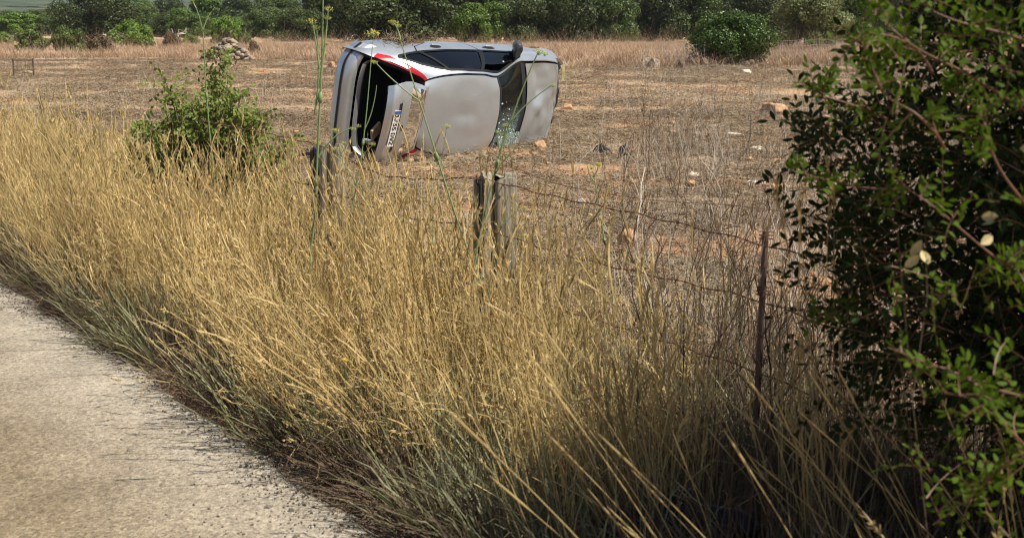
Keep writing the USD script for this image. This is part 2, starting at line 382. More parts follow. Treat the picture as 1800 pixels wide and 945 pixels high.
paint('silver_paint', .0, .22, .30, (.50, .52, .54))
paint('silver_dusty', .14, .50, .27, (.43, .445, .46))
mat('window_glass', {'t': ('transparent_bsdf', {'color': (.30, .33, .31)}), 'g': ('glossy_bsdf', {'roughness': .05, 'color': (.9, .9, .9)}), 'f': ('fresnel', {'IOR': 1.6}), 'x': ('mix_closure', {})},
    [('f.fac', 'x.fac'), ('t.BSDF', 'x.closure1'), ('g.BSDF', 'x.closure2')], surface='x.closure')
mat('cracked_glass', {'tc': ('texture_coordinate', {}), 'v': ('voronoi_texture', {'feature': 'distance_to_edge', 'scale': 34}), 'v2': ('voronoi_texture', {'feature': 'distance_to_edge', 'scale': 9}),
                      'mn': ('math', {'math_type': 'minimum'}), 'r': ('rgb_ramp', {'ramp': [(0, (1, 1, 1)), (.05, (.35, .35, .35)), (.11, (.06, .06, .06))]}),
                      'x3': ('separate_xyz', {}), 'm': ('map_range', {'from_min': .1, 'from_max': -.42, 'to_min': 0.03, 'to_max': 1.0, 'clamp': True}), 'mul': ('math', {'math_type': 'multiply'}),
                      't': ('transparent_bsdf', {'color': (.09, .115, .10)}), 'g': ('glossy_bsdf', {'roughness': .08}), 'f0': ('fresnel', {'IOR': 1.4}), 'f': ('math', {'math_type': 'multiply', 'value2': .4}), 'x': ('mix_closure', {}),
                      'd': ('principled_bsdf', {'base_color': (.50, .66, .62), 'roughness': .25}), 'y': ('mix_closure', {})},
    [('tc.object', 'v.vector'), ('tc.object', 'v2.vector'), ('v.distance', 'r.fac'), ('tc.object', 'x3.vector'), ('x3.y', 'm.value'), ('r.color', 'mul.value1'), ('m.result', 'mul.value2'),
     ('f0.fac', 'f.value1'), ('f.value', 'x.fac'), ('t.BSDF', 'x.closure1'), ('g.BSDF', 'x.closure2'), ('mul.value', 'y.fac'), ('x.closure', 'y.closure1'), ('d.BSDF', 'y.closure2')], surface='y.closure')
plain('glass_crumb', (.42, .56, .53), .12, .2, 60, 0, spec=.8)
plain('lamp_red', (.36, .010, .016), .22, .25, 40, 0, spec=.4)
plain('lamp_white', (.72, .68, .68), .15, .12, 30, 0, spec=.6)

# ------------------------------------------------------------------ terrain and road
ang = np.radians(np.r_[np.arange(-180, -34, 4.0), np.arange(-34, 34, .3), np.arange(34, 180.01, 4.0)])
rad = np.r_[0, np.geomspace(.5, 150, 330), np.geomspace(160, 6000, 70)]
A, Rr = np.meshgrid(ang, rad, indexing='ij')
X, Y = Rr * np.sin(A), Rr * np.cos(A)
Z = H(X, Y)
n0, n1 = X.shape
i, j = np.meshgrid(np.arange(n0 - 1), np.arange(n1 - 1), indexing='ij')
q = np.stack([i * n1 + j, (i + 1) * n1 + j, (i + 1) * n1 + j + 1, i * n1 + j + 1], -1).reshape(-1, 4)[:, ::-1]
tag(obj('field', (np.stack([X, Y, Z], -1).reshape(-1, 3), q), 'field_earth', smooth=True), 'brown stubble field with patches of orange soil', 'field', kind='structure')

ea = np.r_[np.arange(-60, -8, 2.0), np.arange(-8, 40, .06), np.arange(40, 300, 3.0)]
edge = .04 * (meshkit.fbm(np.stack([ea * 1.3, 0 * ea, 0 * ea], -1), 3, 4) - .5) + .10 * (meshkit.fbm(np.stack([ea * 6, 0 * ea, 0 * ea], -1), 3, 14) - .5)
ss = np.r_[-5.2, -4, -3, -2, -1.2, -.8, -.5, -.3, -.15, -.06, 0.0]
P = []
for k, s in enumerate(ss):
    sx, sy = from_sa(s + (edge if s > -.2 else 0 * edge), ea)
    P.append(np.stack([sx, sy, .012 - .010 * smooth01((s + .25) / .25) + .006 * np.sin(ea * .7 + s) - (.035 if s == 0 else 0)], -1))
P = np.stack(P, 1)
n0, n1 = P.shape[:2]
i, j = np.meshgrid(np.arange(n0 - 1), np.arange(n1 - 1), indexing='ij')
q = np.stack([i * n1 + j, (i + 1) * n1 + j, (i + 1) * n1 + j + 1, i * n1 + j + 1], -1).reshape(-1, 4)[:, ::-1]
tag(obj('road', (P.reshape(-1, 3), q), 'road_surface', smooth=True), 'pale worn asphalt country road with a dusty edge', 'road', kind='structure')

# loose chippings along the road's edge
rg = np.random.default_rng(3)
n = 8500
s = -np.abs(rg.normal(0, .24, n)) + .05; a = rg.uniform(-1.5, 9, n)
x, y = from_sa(s, a)
chip = [rock(50 + k, (1, 1, .7), 1, .3) for k in range(3)]
C = np.stack([x, y, np.where(s < -.05, .012, .0)], -1); sz = rg.gamma(2.0, .0028, n) + .003
V, Fc = [], []
for k in range(3):
    sel = np.arange(k, n, 3)
    Rm = Rot.random(len(sel), random_state=k).as_matrix()
    vv = np.einsum('nij,vj->nvi', Rm, chip[k][0]) * sz[sel, None, None] + C[sel, None]
    V.append(vv.reshape(-1, 3)); Fc.append((chip[k][1][None] + (np.arange(len(sel)) * len(chip[k][0]))[:, None, None]).reshape(-1, 3))
tag(obj('gravel', cat_(list(zip(V, Fc))), 'gravel'), 'loose grit and chippings along the edge of the road', 'gravel', kind='stuff')

# ------------------------------------------------------------------ grass of the verge
def culm_tuft(seed, n=15, h=.9, spread=.10, heads=True):
    rg = np.random.default_rng(seed)
    k = 6
    t = np.linspace(0, 1, k)
    yaw = rg.uniform(0, 2 * np.pi, n); d = np.stack([np.cos(yaw), np.sin(yaw), 0 * yaw], 1)
    base = d * (rg.uniform(0, 1, n) ** .5 * spread)[:, None]
    hh = h * rg.uniform(.45, 1.2, n); bend = rg.normal(.07, .07, n) * hh
    yaw2 = yaw + rg.normal(0, .7, n); d2 = np.stack([np.cos(yaw2), np.sin(yaw2), 0 * yaw], 1)
    P = base[:, None] + d2[:, None] * (bend[:, None] * t[None] ** 1.7)[..., None] + np.array([0, 0, 1.0]) * (hh[:, None] * t[None])[..., None]
    P[:, 1:-1] += rg.normal(0, .0035, (n, k - 2, 3))
    Rd = (rg.uniform(.0013, .0025, n)[:, None] * np.linspace(1.15, .6, k)[None])
    ms = [stems(P, Rd)]
    # seed heads: a spike plus slanting spikelets
    tip = P[:, -1]; dr = unit(P[:, -1] - P[:, -2] + rg.normal(0, .03, (n, 3)))
    L = rg.uniform(.09, .19, n)
    k2 = 5
    tt = np.linspace(0, 1, k2)
    Hd = tip[:, None] - dr[:, None] * .03 + dr[:, None] * (L[:, None] * tt)[..., None] + np.cross(dr, rg.normal(size=(n, 3)))[:, None] * (L[:, None] * .12 * tt ** 2)[..., None]
    fat = rg.uniform(.0017, .0036, n)
    ms.append(stems(Hd, fat[:, None] * np.array([.35, .9, 1.0, .65, .12])[None], 4))
    m = 10
    b = np.repeat(np.arange(n), m); u = rg.uniform(.05, .85, n * m)
    C = Hd[b, 0] + (Hd[b, -1] - Hd[b, 0]) * u[:, None]
    D = unit(dr[b] + .28 * rg.normal(size=(n * m, 3)))
    l = rg.uniform(.018, .035, n * m)
    Pq = np.stack([C, C + D * l[:, None] * .5, C + D * l[:, None]], 1)
    ms.append(ribbons(Pq, np.array([.0012, .0026, .0004])[None] * np.ones((n * m, 1)), unit(np.cross(D, rg.normal(size=(n * m, 3))))))
    # long dry leaves along the culms
    m = 1
    b = np.repeat(np.arange(n), m); u = rg.integers(1, 4, n * m)
    C = P[b, u]; yw = rg.uniform(0, 6.28, n * m); D = np.stack([np.cos(yw), np.sin(yw), 0 * yw], 1)
    l = rg.uniform(.12, .32, n * m)[:, None]
    Pq = np.stack([C, C + D * l * .25 + [0, 0, 1] * l * .55, C + D * l * .55 + [0, 0, 1] * l * .75, C + D * l * .9 + [0, 0, 1] * l * .6], 1)
    ms.append(ribbons(Pq, np.array([.0016, .0024, .0018, .0003])[None] * np.ones((n * m, 1)), unit(np.cross(D, [0, 0, 1.0]))))
    return cat_(ms)


def blade_tuft(seed, n=55, h=.42, spread=.11, w=.0023):
    rg = np.random.default_rng(seed)
    yaw = rg.uniform(0, 2 * np.pi, n); d = np.stack([np.cos(yaw), np.sin(yaw), 0 * yaw], 1)
    base = d * (rg.uniform(0, 1, n) ** .5 * spread)[:, None]
    hh = h * rg.uniform(.4, 1.25, n); out = hh * rg.uniform(.15, .75, n)
    t = np.linspace(0, 1, 6)
    drop = rg.uniform(0, .45, n)
    P = base[:, None] + d[:, None] * (out[:, None] * t ** 1.5)[..., None] + np.array([0, 0, 1.0]) * (hh[:, None] * (t - drop[:, None] * t ** 3))[..., None]
    P[:, 1:] += rg.normal(0, .012, (n, 5, 3)) * hh[:, None, None]
    W = rg.uniform(.6, 1.5, n)[:, None] * w * np.array([.8, 1, 1, .85, .6, .1])
    return ribbons(P, W, unit(np.cross(d + rg.normal(0, .4, d.shape), [0, 0, 1.0])))


rg = np.random.default_rng(11)
PXY = lambda x, y: (CX + F * x / y, HY + F * (EYE - H(x, y)) / y)


def scatter(n, amin, amax, smin, smax, dens):
    """points on the verge thinned by the density function of (s, a, x, y)"""
    a = amin + (amax - amin) * rg.uniform(0, 1, n) ** 1.25; s = rg.uniform(smin, smax, n)
    x, y = from_sa(s, a)
    keep = (rg.uniform(0, 1, n) < dens(s, a, x, y)) & (y > 1.6) & (np.abs(x) < .5 * y + .8)
    return s[keep], a[keep], x[keep], y[keep]


def dens_culm(s, a, x, y):
    e = .12 + .2 * (meshkit.noise(np.stack([a * 1.1, 0 * a, 0 * a], -1), 31) - .5)
    d = smooth01((s - e) / .22) * (1 - smooth01((s - 1.75 - .35 * smooth01(a / 8)) / .7))
    d = d * (.12 + 1.25 * meshkit.noise(np.stack([x * 2.1, y * 2.1, 0 * x], -1), 5))
    px = CX + F * x / y
    thin = 1 - .88 * smooth01((px - 1110) / 220)
    thin = thin * np.where(s > .95, 1 - .72 * smooth01((px - 900) / 260), 1)
    return np.clip(d * thin, 0, 1)


s, a, x, y = scatter(4300, -2.6, 34, 0, 3.0, dens_culm)
n = len(s)
hs = (.78 + .5 * meshkit.noise(np.stack([x * .8, y * .8, 0 * x], -1), 8)) * (1 - .55 * smooth01((.6 - s) / .5)) * (1 - .24 * smooth01((s - 1.3) / 1.0)) * rg.uniform(.82, 1.12, n)
TOPX = [-300, 0, 150, 260, 400, 560, 660, 780, 900, 1000, 1100, 1200, 1300, 1500, 2200]
TOPY = [200, 205, 224, 275, 312, 312, 330, 385, 412, 452, 505, 560, 600, 640, 640]


def cap_height(x, y, z):
    """the verge grass is shorter where the soil thins out towards the bush: tallest it grows here"""
    return np.maximum(EYE - z - (np.interp(CX + F * x / y, TOPX, TOPY) - HY) * y / F, .12)


hs = np.minimum(hs, cap_height(x, y, H(x, y)) / .93 * np.where(rg.uniform(0, 1, n) < .08, rg.uniform(1.1, 1.4, n), rg.uniform(.58, 1.1, n)))
lean = np.radians(25) * np.exp(-s / .5) + np.radians(5) + np.radians(9) * rg.normal(size=n)
sw = 2.2 * (meshkit.noise(np.stack([x * 1.3, y * 1.3, 0 * x], -1), 71) - .5); sv = 1.6 * (meshkit.noise(np.stack([x * 1.3, y * 1.3, 0 * x], -1), 72) - .5)
ld = unit(np.stack([-NX * .9 + .5 * sw + .25 * rg.normal(size=n), -NY * .35 + .5 * sv + .35 * rg.normal(size=n)], 1))
lean = lean * (.6 + .9 * meshkit.noise(np.stack([x * 1.1, y * 1.1, 0 * x], -1), 73))
culms = [culm_tuft(100 + k, 20 if k % 2 else 15, .97 if k < 6 else .75, .12 if k % 2 else .07) for k in range(8)]
print('culm tufts', n, [len(c[1]) for c in culms[:2]])
instancer('dry_grass', culms, ['straw_culm'] * 8, np.stack([x, y, H(x, y) - .02], -1), rg.integers(0, 8, n), lean_quat(rg.uniform(0, 6.28, n), ld, lean), np.stack([rg.uniform(.8, 1.15, n), rg.uniform(.8, 1.15, n), hs], -1),
          'tall golden dry grass with feathery seed heads along the verge', 'dry grass')

dens_blade = lambda s, a, x, y: smooth01((s + .02) / .12) * (1 - smooth01((s - 1.7) / .9)) * (.45 + .7 * meshkit.noise(np.stack([x * 2, y * 2, 0 * x], -1), 6)) * (1 - .85 * smooth01((CX + F * x / y - 1130) / 200))
s, a, x, y = scatter(2900, -2.6, 30, .02, 2.8, dens_blade)
n = len(s)
lean = np.radians(26) * np.exp(-s / .4) + np.radians(6) * rg.normal(size=n)
ld = unit(np.stack([-NX + .4 * rg.normal(size=n), -NY + .4 * rg.normal(size=n)], 1))
blades = [blade_tuft(200 + k, 42, .33) for k in range(5)]
instancer('grass_blades', blades, ['grass_blade'] * 5, np.stack([x, y, H(x, y) - .01], -1), rg.integers(0, 5, n), lean_quat(rg.uniform(0, 6.28, n), ld, lean), rg.uniform(.7, 1.3, n)[:, None] * np.ones(3),
          'blue green grass blades at the foot of the dry grass', 'grass')

# brown dead thatch hanging over the road edge
dens_th = lambda s, a, x, y: np.exp(-((s - .17) / .15) ** 2) * .9
s, a, x, y = scatter(2700, -2.2, 22, .02, .6, dens_th)
n = len(s)
that = [blade_tuft(300 + k, 40, .22, .10, .0017) for k in range(4)]
instancer('dead_thatch', that, ['dead_brown'] * 4, np.stack([x, y, H(x, y) + .0], -1), rg.integers(0, 4, n), lean_quat(rg.uniform(0, 6.28, n), unit(np.stack([-NX + .5 * rg.normal(size=n), -NY + .5 * rg.normal(size=n)], 1)), np.radians(rg.uniform(20, 75, n))),
          np.stack([rg.uniform(.8, 1.5, n)] * 2 + [rg.uniform(.6, 1.2, n)], -1), 'brown dead grass thatch at the road edge', 'dead grass')

# ------------------------------------------------------------------ the field: litter, stubble, far dry grass
def litter(seed, n=420, size=1.3, lmax=.16):
    rg = np.random.default_rng(seed)
    c = np.stack([rg.uniform(-size / 2, size / 2, n), rg.uniform(-size / 2, size / 2, n), rg.gamma(1.5, .012, n)], 1)
    yaw = rg.uniform(0, 6.28, n); l = rg.uniform(.03, lmax, n); til = rg.normal(0, .22, n)
    d = np.stack([np.cos(yaw) * np.cos(til), np.sin(yaw) * np.cos(til), np.sin(til)], 1)
    k = rg.normal(0, .2, (n, 3)) * l[:, None]
    P = np.stack([c - d * l[:, None] / 2, c + k * .4, c + d * l[:, None] / 2], 1)
    P[:, :, 2] = np.maximum(P[:, :, 2], .002)
    return ribbons(P, rg.uniform(.0018, .0055, n)[:, None] * np.array([.8, 1, .5]), unit(np.cross(d, [0, 0, 1.0]) + .5 * rg.normal(size=(n, 3))))


def stub(seed, n=14, h=.45):
    rg = np.random.default_rng(seed)
    ms = []
    b = np.stack([rg.uniform(-.5, .5, n), rg.uniform(-.5, .5, n), 0 * np.ones(n)], 1)
    hh = h * rg.gamma(2.2, .36, n)
    t = np.linspace(0, 1, 5)
    dr = rg.normal(0, .22, (n, 2))
    P = b[:, None] + np.stack([dr[:, :1] * hh[:, None] * t ** 1.4, dr[:, 1:] * hh[:, None] * t ** 1.4, hh[:, None] * t], -1)
    P[:, 1:, :2] += rg.normal(0, .018, (n, 4, 2)) * hh[:, None, None]
    ms.append(stems(P, rg.uniform(.0015, .0032, n)[:, None] * np.array([1.1, 1, .8, .6, .3])))
    m = 3
    bi = np.repeat(np.arange(n), m); ui = rg.integers(1, 4, n * m)
    yw = rg.uniform(0, 6.28, n * m); l = hh[bi] * rg.uniform(.15, .4, n * m)
    D = np.stack([np.cos(yw) * .6, np.sin(yw) * .6, .8 + 0 * yw], 1)
    C = P[bi, ui]
    Pq = np.stack([C, C + D * l[:, None] * .5 + rg.normal(0, .01, C.shape), C + D * l[:, None]], 1)
    ms.append(stems(Pq, np.array([.0014, .0011, .0006])[None] * np.ones((n * m, 1))))
    return cat_(ms)


def wedge(n, y0, y1, pw=1.0, margin=.06):
    """even cover of the part of the field in view"""
    y = (y0 ** (1 + pw) + (y1 ** (1 + pw) - y0 ** (1 + pw)) * rg.uniform(0, 1, n)) ** (1 / (1 + pw))
    x = (rg.uniform(-1, 1, n)) * (.41 + margin) * y
    return x, y


lit = [litter(400 + k) for k in range(5)]
x1, y1 = wedge(1150, 5, 28); x2, y2 = wedge(1500, 26, 66)
x, y = np.r_[x1, x2], np.r_[y1, y2]
k = sdist(x, y) > 1.2
x, y = x[k], y[k]; n = len(x)
sc = np.where(y > 26, 1.35, 1.0) * rg.uniform(.85, 1.2, n)
instancer('straw_litter', lit, ['litter_bits'] * 5, np.stack([x, y, H(x, y) + .004], -1), rg.integers(0, 5, n), lean_quat(rg.uniform(0, 6.28, n), np.tile([1.0, 0], (n, 1)), 0 * x), np.stack([sc, sc, sc * 1.1], -1),
          'grey brown straw litter strewn over the field', 'straw')

sb = [stub(500 + k) for k in range(6)]
x1, y1 = wedge(700, 5.5, 20); x2, y2 = wedge(1500, 18, 64)
x, y = np.r_[x1, x2], np.r_[y1, y2]
k = (sdist(x, y) > 1.5) & (rg.uniform(0, 1, len(x)) < .30 + .7 * smooth01((x / y - .05) / .12)) & ~((np.abs(x / y + .05) < .14) & (y > 13) & (y < 24))
x, y = x[k], y[k]; n = len(x)
instancer('stubble', sb, ['dead_brown'] * 3 + ['pale_stalk'] * 3, np.stack([x, y, H(x, y) - .01], -1), rg.integers(0, 6, n), lean_quat(rg.uniform(0, 6.28, n), np.tile([1.0, 0], (n, 1)), 0 * x), rg.uniform(.5, 1.2, n)[:, None] * np.ones(3),
          'thin grey brown weed stubble standing across the field', 'stubble')

fg = []
for k in range(5):
    r5 = np.random.default_rng(600 + k)
    m = blade_tuft(600 + k, 70, .55, .55, .007)
    st = stub(650 + k, 16, .6)
    fg.append(cat_([m, (st[0] * [1.2, 1.2, 1], st[1])]))
x1, y1 = wedge(4200, 58, 110); x2, y2 = wedge(3000, 105, 160)
x, y = np.r_[x1, x2], np.r_[y1, y2]
edgey = 60 + 9 * smooth01(-x / y / .3) + 5 * (meshkit.noise(np.stack([x * .12, y * 0, 0 * x], -1), 4) - .5)
k = (y > edgey) & (rg.uniform(0, 1, len(x)) < .4 + .6 * meshkit.noise(np.stack([x * .18, y * .12, 0 * x], -1), 7))
x, y = x[k], y[k]; n = len(x)
instancer('far_dry_grass', fg, ['far_straw'] * 5, np.stack([x, y, H(x, y) - .02], -1), rg.integers(0, 5, n), lean_quat(rg.uniform(0, 6.28, n), np.tile([1.0, 0], (n, 1)), 0 * x), np.stack([rg.uniform(.9, 1.6, n)] * 2 + [rg.uniform(.6, 1.15, n) * (1 - .55 * smooth01((y - 85) / 50))], -1),
          'belt of pale dry grass beyond the stubble field', 'dry grass')

# ------------------------------------------------------------------ the wrecked car, modelled upright (x forward, y left, z up) then laid on its right side
XS = {0: [-.18, .30, .80, 1.3, 1.9, 2.5, 2.95, 3.44, 3.9, 4.12, 4.22], 1: [-.24, .28, .80, 1.3, 1.9, 2.5, 2.95, 3.44, 3.9, 4.17, 4.28],
      2: [-.26, .22, .80, 1.3, 1.9, 2.5, 2.95, 3.44, 3.9, 4.18, 4.30], 3: [-.10, .24, .80, 1.3, 1.9, 2.5, 2.95, 3.44, 3.9, 4.13, 4.24],
      4: [.22, .44, .85, 1.3, 1.8, 2.3, 2.93, 3.44, 3.9, 4.11, 4.21], 5: [.50, .62, .90, 1.25, 1.6, 1.93, 2.90, 3.44, 3.9, 4.09, 4.17],
      6: [.44, .57, .90, 1.27, 1.64, 2.0, 3.00, 3.5, 3.95, 4.15, 4.21], 7: [.41, .55, .90, 1.27, 1.64, 2.02, 3.04, 3.52, 3.97, 4.17, 4.23]}
YS = {0: [.70, .80, .80, .80, .80, .80, .80, .80, .80, .72, .56], 1: [.76, .87, .89, .88, .88, .88, .88, .89, .87, .76, .60],
      2: [.77, .89, .92, .92, .92, .92, .92, .92, .885, .77, .61], 3: [.71, .80, .865, .885, .89, .885, .87, .85, .80, .70, .57],
      4: [.61, .69, .745, .77, .768, .75, .81, .80, .76, .66, .54], 5: [.475, .53, .585, .61, .605, .57, .74, .74, .71, .62, .52],
      6: [.27, .29, .31, .32, .32, .32, .38, .38, .37, .33, .28], 7: [0] * 11}
ZS = {0: [.30, .24, .22, .20, .20, .20, .20, .22, .24, .26, .28], 1: [.40, .37, .36, .36, .36, .36, .36, .36, .36, .37, .38],
      2: [.66, .66, .65, .64, .63, .62, .62, .62, .60, .57, .54], 3: [.97, 1.0, .99, .97, .955, .94, .93, .90, .83, .73, .67],
      4: [1.2, 1.22, 1.23, 1.23, 1.22, 1.19, .965, .92, .85, .745, .69], 5: [1.345, 1.38, 1.42, 1.442, 1.435, 1.395, 1.0, .94, .87, .76, .705],
      6: [1.395, 1.43, 1.472, 1.49, 1.482, 1.448, 1.025, .965, .895, .785, .72], 7: [1.40, 1.437, 1.482, 1.50, 1.492, 1.458, 1.035, .975, .905, .795, .725]}
US = np.linspace(0, 10, 11)
ROWS = [PchipInterpolator(US, np.stack([XS[k], YS[k], ZS[k]], 1), axis=0) for k in range(8)]


def S(u, t):
    """a point of the car's skin; u runs from tail to nose, t from the left sill (0) over the roof (7) to the right sill (14)"""
    u, t = np.broadcast_arrays(np.asarray(u, float), np.asarray(t, float))
    sh = u.shape; u = u.ravel(); t = t.ravel()
    g = np.stack([r(u) for r in ROWS])                                    # 8, n, 3
    full = np.concatenate([g, g[:7][::-1] * [1, -1, 1]])                  # 15, n, 3
    tt = np.arange(15.0)
    out = np.empty((len(u), 3))
    # cubic hermite across the rows with limited slopes
    d = np.diff(full, axis=0)
    m = np.zeros_like(full)
    s0, s1 = d[:-1], d[1:]
    same = s0 * s1 > 0
    m[1:-1] = np.where(same, 2 * s0 * s1 / np.where(same, s0 + s1, 1), 0)
    m[0], m[-1] = d[0], d[-1]
    k = np.clip(np.floor(t).astype(int), 0, 13); w = (t - k)[:, None]; ix = np.arange(len(u))
    p0, p1, m0, m1 = full[k, ix], full[k + 1, ix], m[k, ix], m[k + 1, ix]
    out = p0 * (1 + 2 * w) * (1 - w) ** 2 + m0 * w * (1 - w) ** 2 + p1 * w * w * (3 - 2 * w) + m1 * w * w * (w - 1)
    # dents: the bonnet is buckled, the roof lightly dished, the front right corner pushed in
    top = np.clip(1 - np.abs(t - 7) / 2.2, 0, 1)
    q = np.stack([u * .9, t * .8, 0 * u], -1)
    hood = smooth01((u - 6.25) / .5)
    out[:, 2] += hood * smooth01(top * 2) * .30 * (meshkit.fbm(q * .8, 3, 12) - .52)
    crease = np.exp(-((t - 9.2 + .9 * (u - 8.2)) / .18) ** 2) * np.exp(-((u - 8.6) / .9) ** 2)
    out[:, 2] -= .12 * crease
    out[:, 2] -= .035 * top * np.exp(-((u - 3.4) / 1.5) ** 2) * meshkit.noise(q * 2, 3)
    fr = smooth01((u - 8.2) / 1.8) * smooth01((t - 7.5) / 3)
    out[:, 0] -= .16 * fr; out[:, 2] += .06 * fr * (meshkit.noise(q * 3, 5) - .3)
    fl = smooth01((u - 8.9) / 1.0) * smooth01((6.2 - t) / 2)
    out[:, 0] -= .10 * fl * meshkit.noise(q * 4, 6); out[:, 1] -= .08 * fl * meshkit.noise(q * 3, 16)
    return out.reshape(sh + (3,))


def skin_normal(u, t, e=.02):
    a = S(np.clip(u + e, 0, 10), t) - S(np.clip(u - e, 0, 10), t); b = S(u, np.clip(t + e, 0, 14)) - S(u, np.clip(t - e, 0, 14))
    return unit(np.cross(a, b))


def panel(poly, off=0.0, du=.06, dt=.1):
    """the piece of the skin inside a polygon of (u, t), pushed out by off"""
    poly = poly.buffer(0)
    u0, t0, u1, t1 = poly.bounds
    us = np.arange(math.floor(u0 / du), math.ceil(u1 / du) + .5) * du; ts = np.arange(math.floor(t0 / dt), math.ceil(t1 / dt) + .5) * dt
    a, b = np.meshgrid(us[:-1], ts[:-1], indexing='ij'); a = a.ravel(); b = b.ravel()
    cells = shapely.box(a, b, a + du, b + dt)
    shapely.prepare(poly)
    ins = shapely.contains(poly, cells); cross = ~ins & shapely.intersects(poly, cells)
    pts, fcs, n = [], [], 0
    aa, bb = a[ins], b[ins]
    if len(aa):
        pts.append(np.stack([np.stack([aa, bb], 1), np.stack([aa + du, bb], 1), np.stack([aa + du, bb + dt], 1), np.stack([aa, bb + dt], 1)], 1).reshape(-1, 2))
        k = np.arange(len(aa))[:, None] * 4
        fcs.append(np.concatenate([k + [0, 1, 2], k + [0, 2, 3]])); n = len(aa) * 4
    for g in shapely.get_parts(shapely.intersection(poly, cells[cross])):
        if g.geom_type != 'Polygon' or g.area < 1e-7:
            continue
        v, f = trimesh.creation.triangulate_polygon(g, engine='earcut')
        pts.append(v[:, :2]); fcs.append(f + n); n += len(v)
    P2 = np.vstack(pts); Fx = np.vstack(fcs)
    key, inv = np.unique(np.round(P2, 5), axis=0, return_inverse=True)
    Fx = inv.ravel()[Fx]
    Fx = Fx[(Fx[:, 0] != Fx[:, 1]) & (Fx[:, 1] != Fx[:, 2]) & (Fx[:, 0] != Fx[:, 2])]
    p = np.clip(key[:, 0], 0, 10), np.clip(key[:, 1], 0, 14)
    V = S(*p)
    if off:
        V = V + skin_normal(*p) * off * -1.0
    d = key[Fx]
    area = (d[:, 1, 0] - d[:, 0, 0]) * (d[:, 2, 1] - d[:, 0, 1]) - (d[:, 2, 0] - d[:, 0, 0]) * (d[:, 1, 1] - d[:, 0, 1])
    Fx = np.where((area > 0)[:, None], Fx[:, ::-1], Fx)
    return V, Fx


mirror = lambda p: shapely.transform(p, lambda c: np.stack([c[:, 0], 14 - c[:, 1]], 1))
rect = lambda u0, t0, u1, t1: shapely.box(u0, t0, u1, t1)
# outlines on the left side
dlo = Polygon([(.80, 3.30), (.95, 3.16), (1.6, 3.10), (5.55, 3.10), (5.86, 3.2), (5.84, 4.2), (5.6, 4.58), (5.0, 4.74), (4.2, 4.78), (3.2, 4.78), (2.2, 4.70), (1.6, 4.45), (1.15, 4.05)]).buffer(.05).buffer(-.05)
pillar_b = Polygon([(3.92, 2.9), (4.10, 2.9), (3.98, 4.9), (3.80, 4.9)])
pillar_c = Polygon([(1.55, 2.9), (1.68, 2.9), (2.25, 4.9), (2.12, 4.9)])
zt = lambda z: np.interp(z, [.22, .36, .645, .985], [0, 1, 2, 3])


def arch(cx, r, u0):
    th = np.linspace(0, np.pi, 25)
    x = cx + r * np.cos(th); z = .37 + r * np.sin(th)
    pts = [(np.interp(xx, XS[1], US), max(zt(zz), 0)) for xx, zz in zip(x, z)]
    return Polygon([(pts[0][0], -.1)] + pts + [(pts[-1][0], -.1)])


arches = [arch(.80, .40, 2), arch(3.44, .40, 7)]
gap = .018
seam_rear = LineString([(2.86, 0.35), (2.86, 1.2), (2.75, 1.9), (2.3, 2.3), (1.75, 2.65), (1.62, 3.1)])
seam_mid = LineString([(4.02, .35), (4.02, 3.1)])
seam_front = LineString([(5.95, .35), (5.95, 2.4), (5.9, 3.1)])
seam_sill = LineString([(2.86, .4), (5.95, .4)])
seams = shapely.union_all([g.buffer(gap) for g in (seam_rear, seam_mid, seam_front, seam_sill)])
tail = Polygon([(.0, 2.85), (.30, 2.75), (.55, 3.1), (.58, 3.6), (.52, 4.3), (.40, 4.95), (.0, 4.98)])
side = Polygon([(0, 0), (10, 0), (10, 4.98), (6.15, 4.98), (6.0, 4.95), (5.9, 4.95), (5.0, 4.95), (0, 4.95)])
holes = shapely.union_all([dlo] + arches + [seams, tail.buffer(-.03)])
body_side = side.difference(holes)
parts_side = [g for g in shapely.get_parts(body_side) if g.area > .02]

RC = np.array([[0.66563564, 0.15709034, 0.72955591], [0.74524045, -0.08841631, -0.66090789], [-0.03931761, 0.98361841, -0.17592313]])
CAR_POS = np.array([-2.62, 18.38, .665])
UC, _, VC = np.linalg.svd(RC); RC = UC @ VC
car = UsdGeom.Xform.Define(stage, numbered('/World/wrecked_car'))
car.AddTransformOp().Set(Gf.Matrix4d(*[float(v) for v in np.block([[RC.T, np.zeros((3, 1))], [CAR_POS[None], np.ones((1, 1))]]).ravel()]))
car = tag(car.GetPrim(), 'wrecked silver hatchback lying on its side in the field with its tailgate hanging open', 'car')
cp = lambda name, mesh, m, parent=car, smooth=35, label=None: obj(name, mesh, m, parent, smooth, label)
shift = lambda m, v: (np.asarray(m[0]) + v, np.asarray(m[1]))
tm = lambda m: (np.array(m.vertices), np.array(m.faces))


def rbox(lo, hi, r=.02):
    """box with rounded edges"""
    import manifold3d as m3
    lo, hi = np.array(lo, float), np.array(hi, float)
    s = m3.Manifold.sphere(r, 12)
    pts = [s.translate([float(v) for v in c]) for c in np.stack(np.meshgrid(*[(l + r, h - r) for l, h in zip(lo, hi)], indexing='ij'), -1).reshape(-1, 3)]
    g = m3.Manifold.batch_hull(pts).to_mesh()
    return np.array(g.vert_properties[:, :3], float), np.array(g.tri_verts)


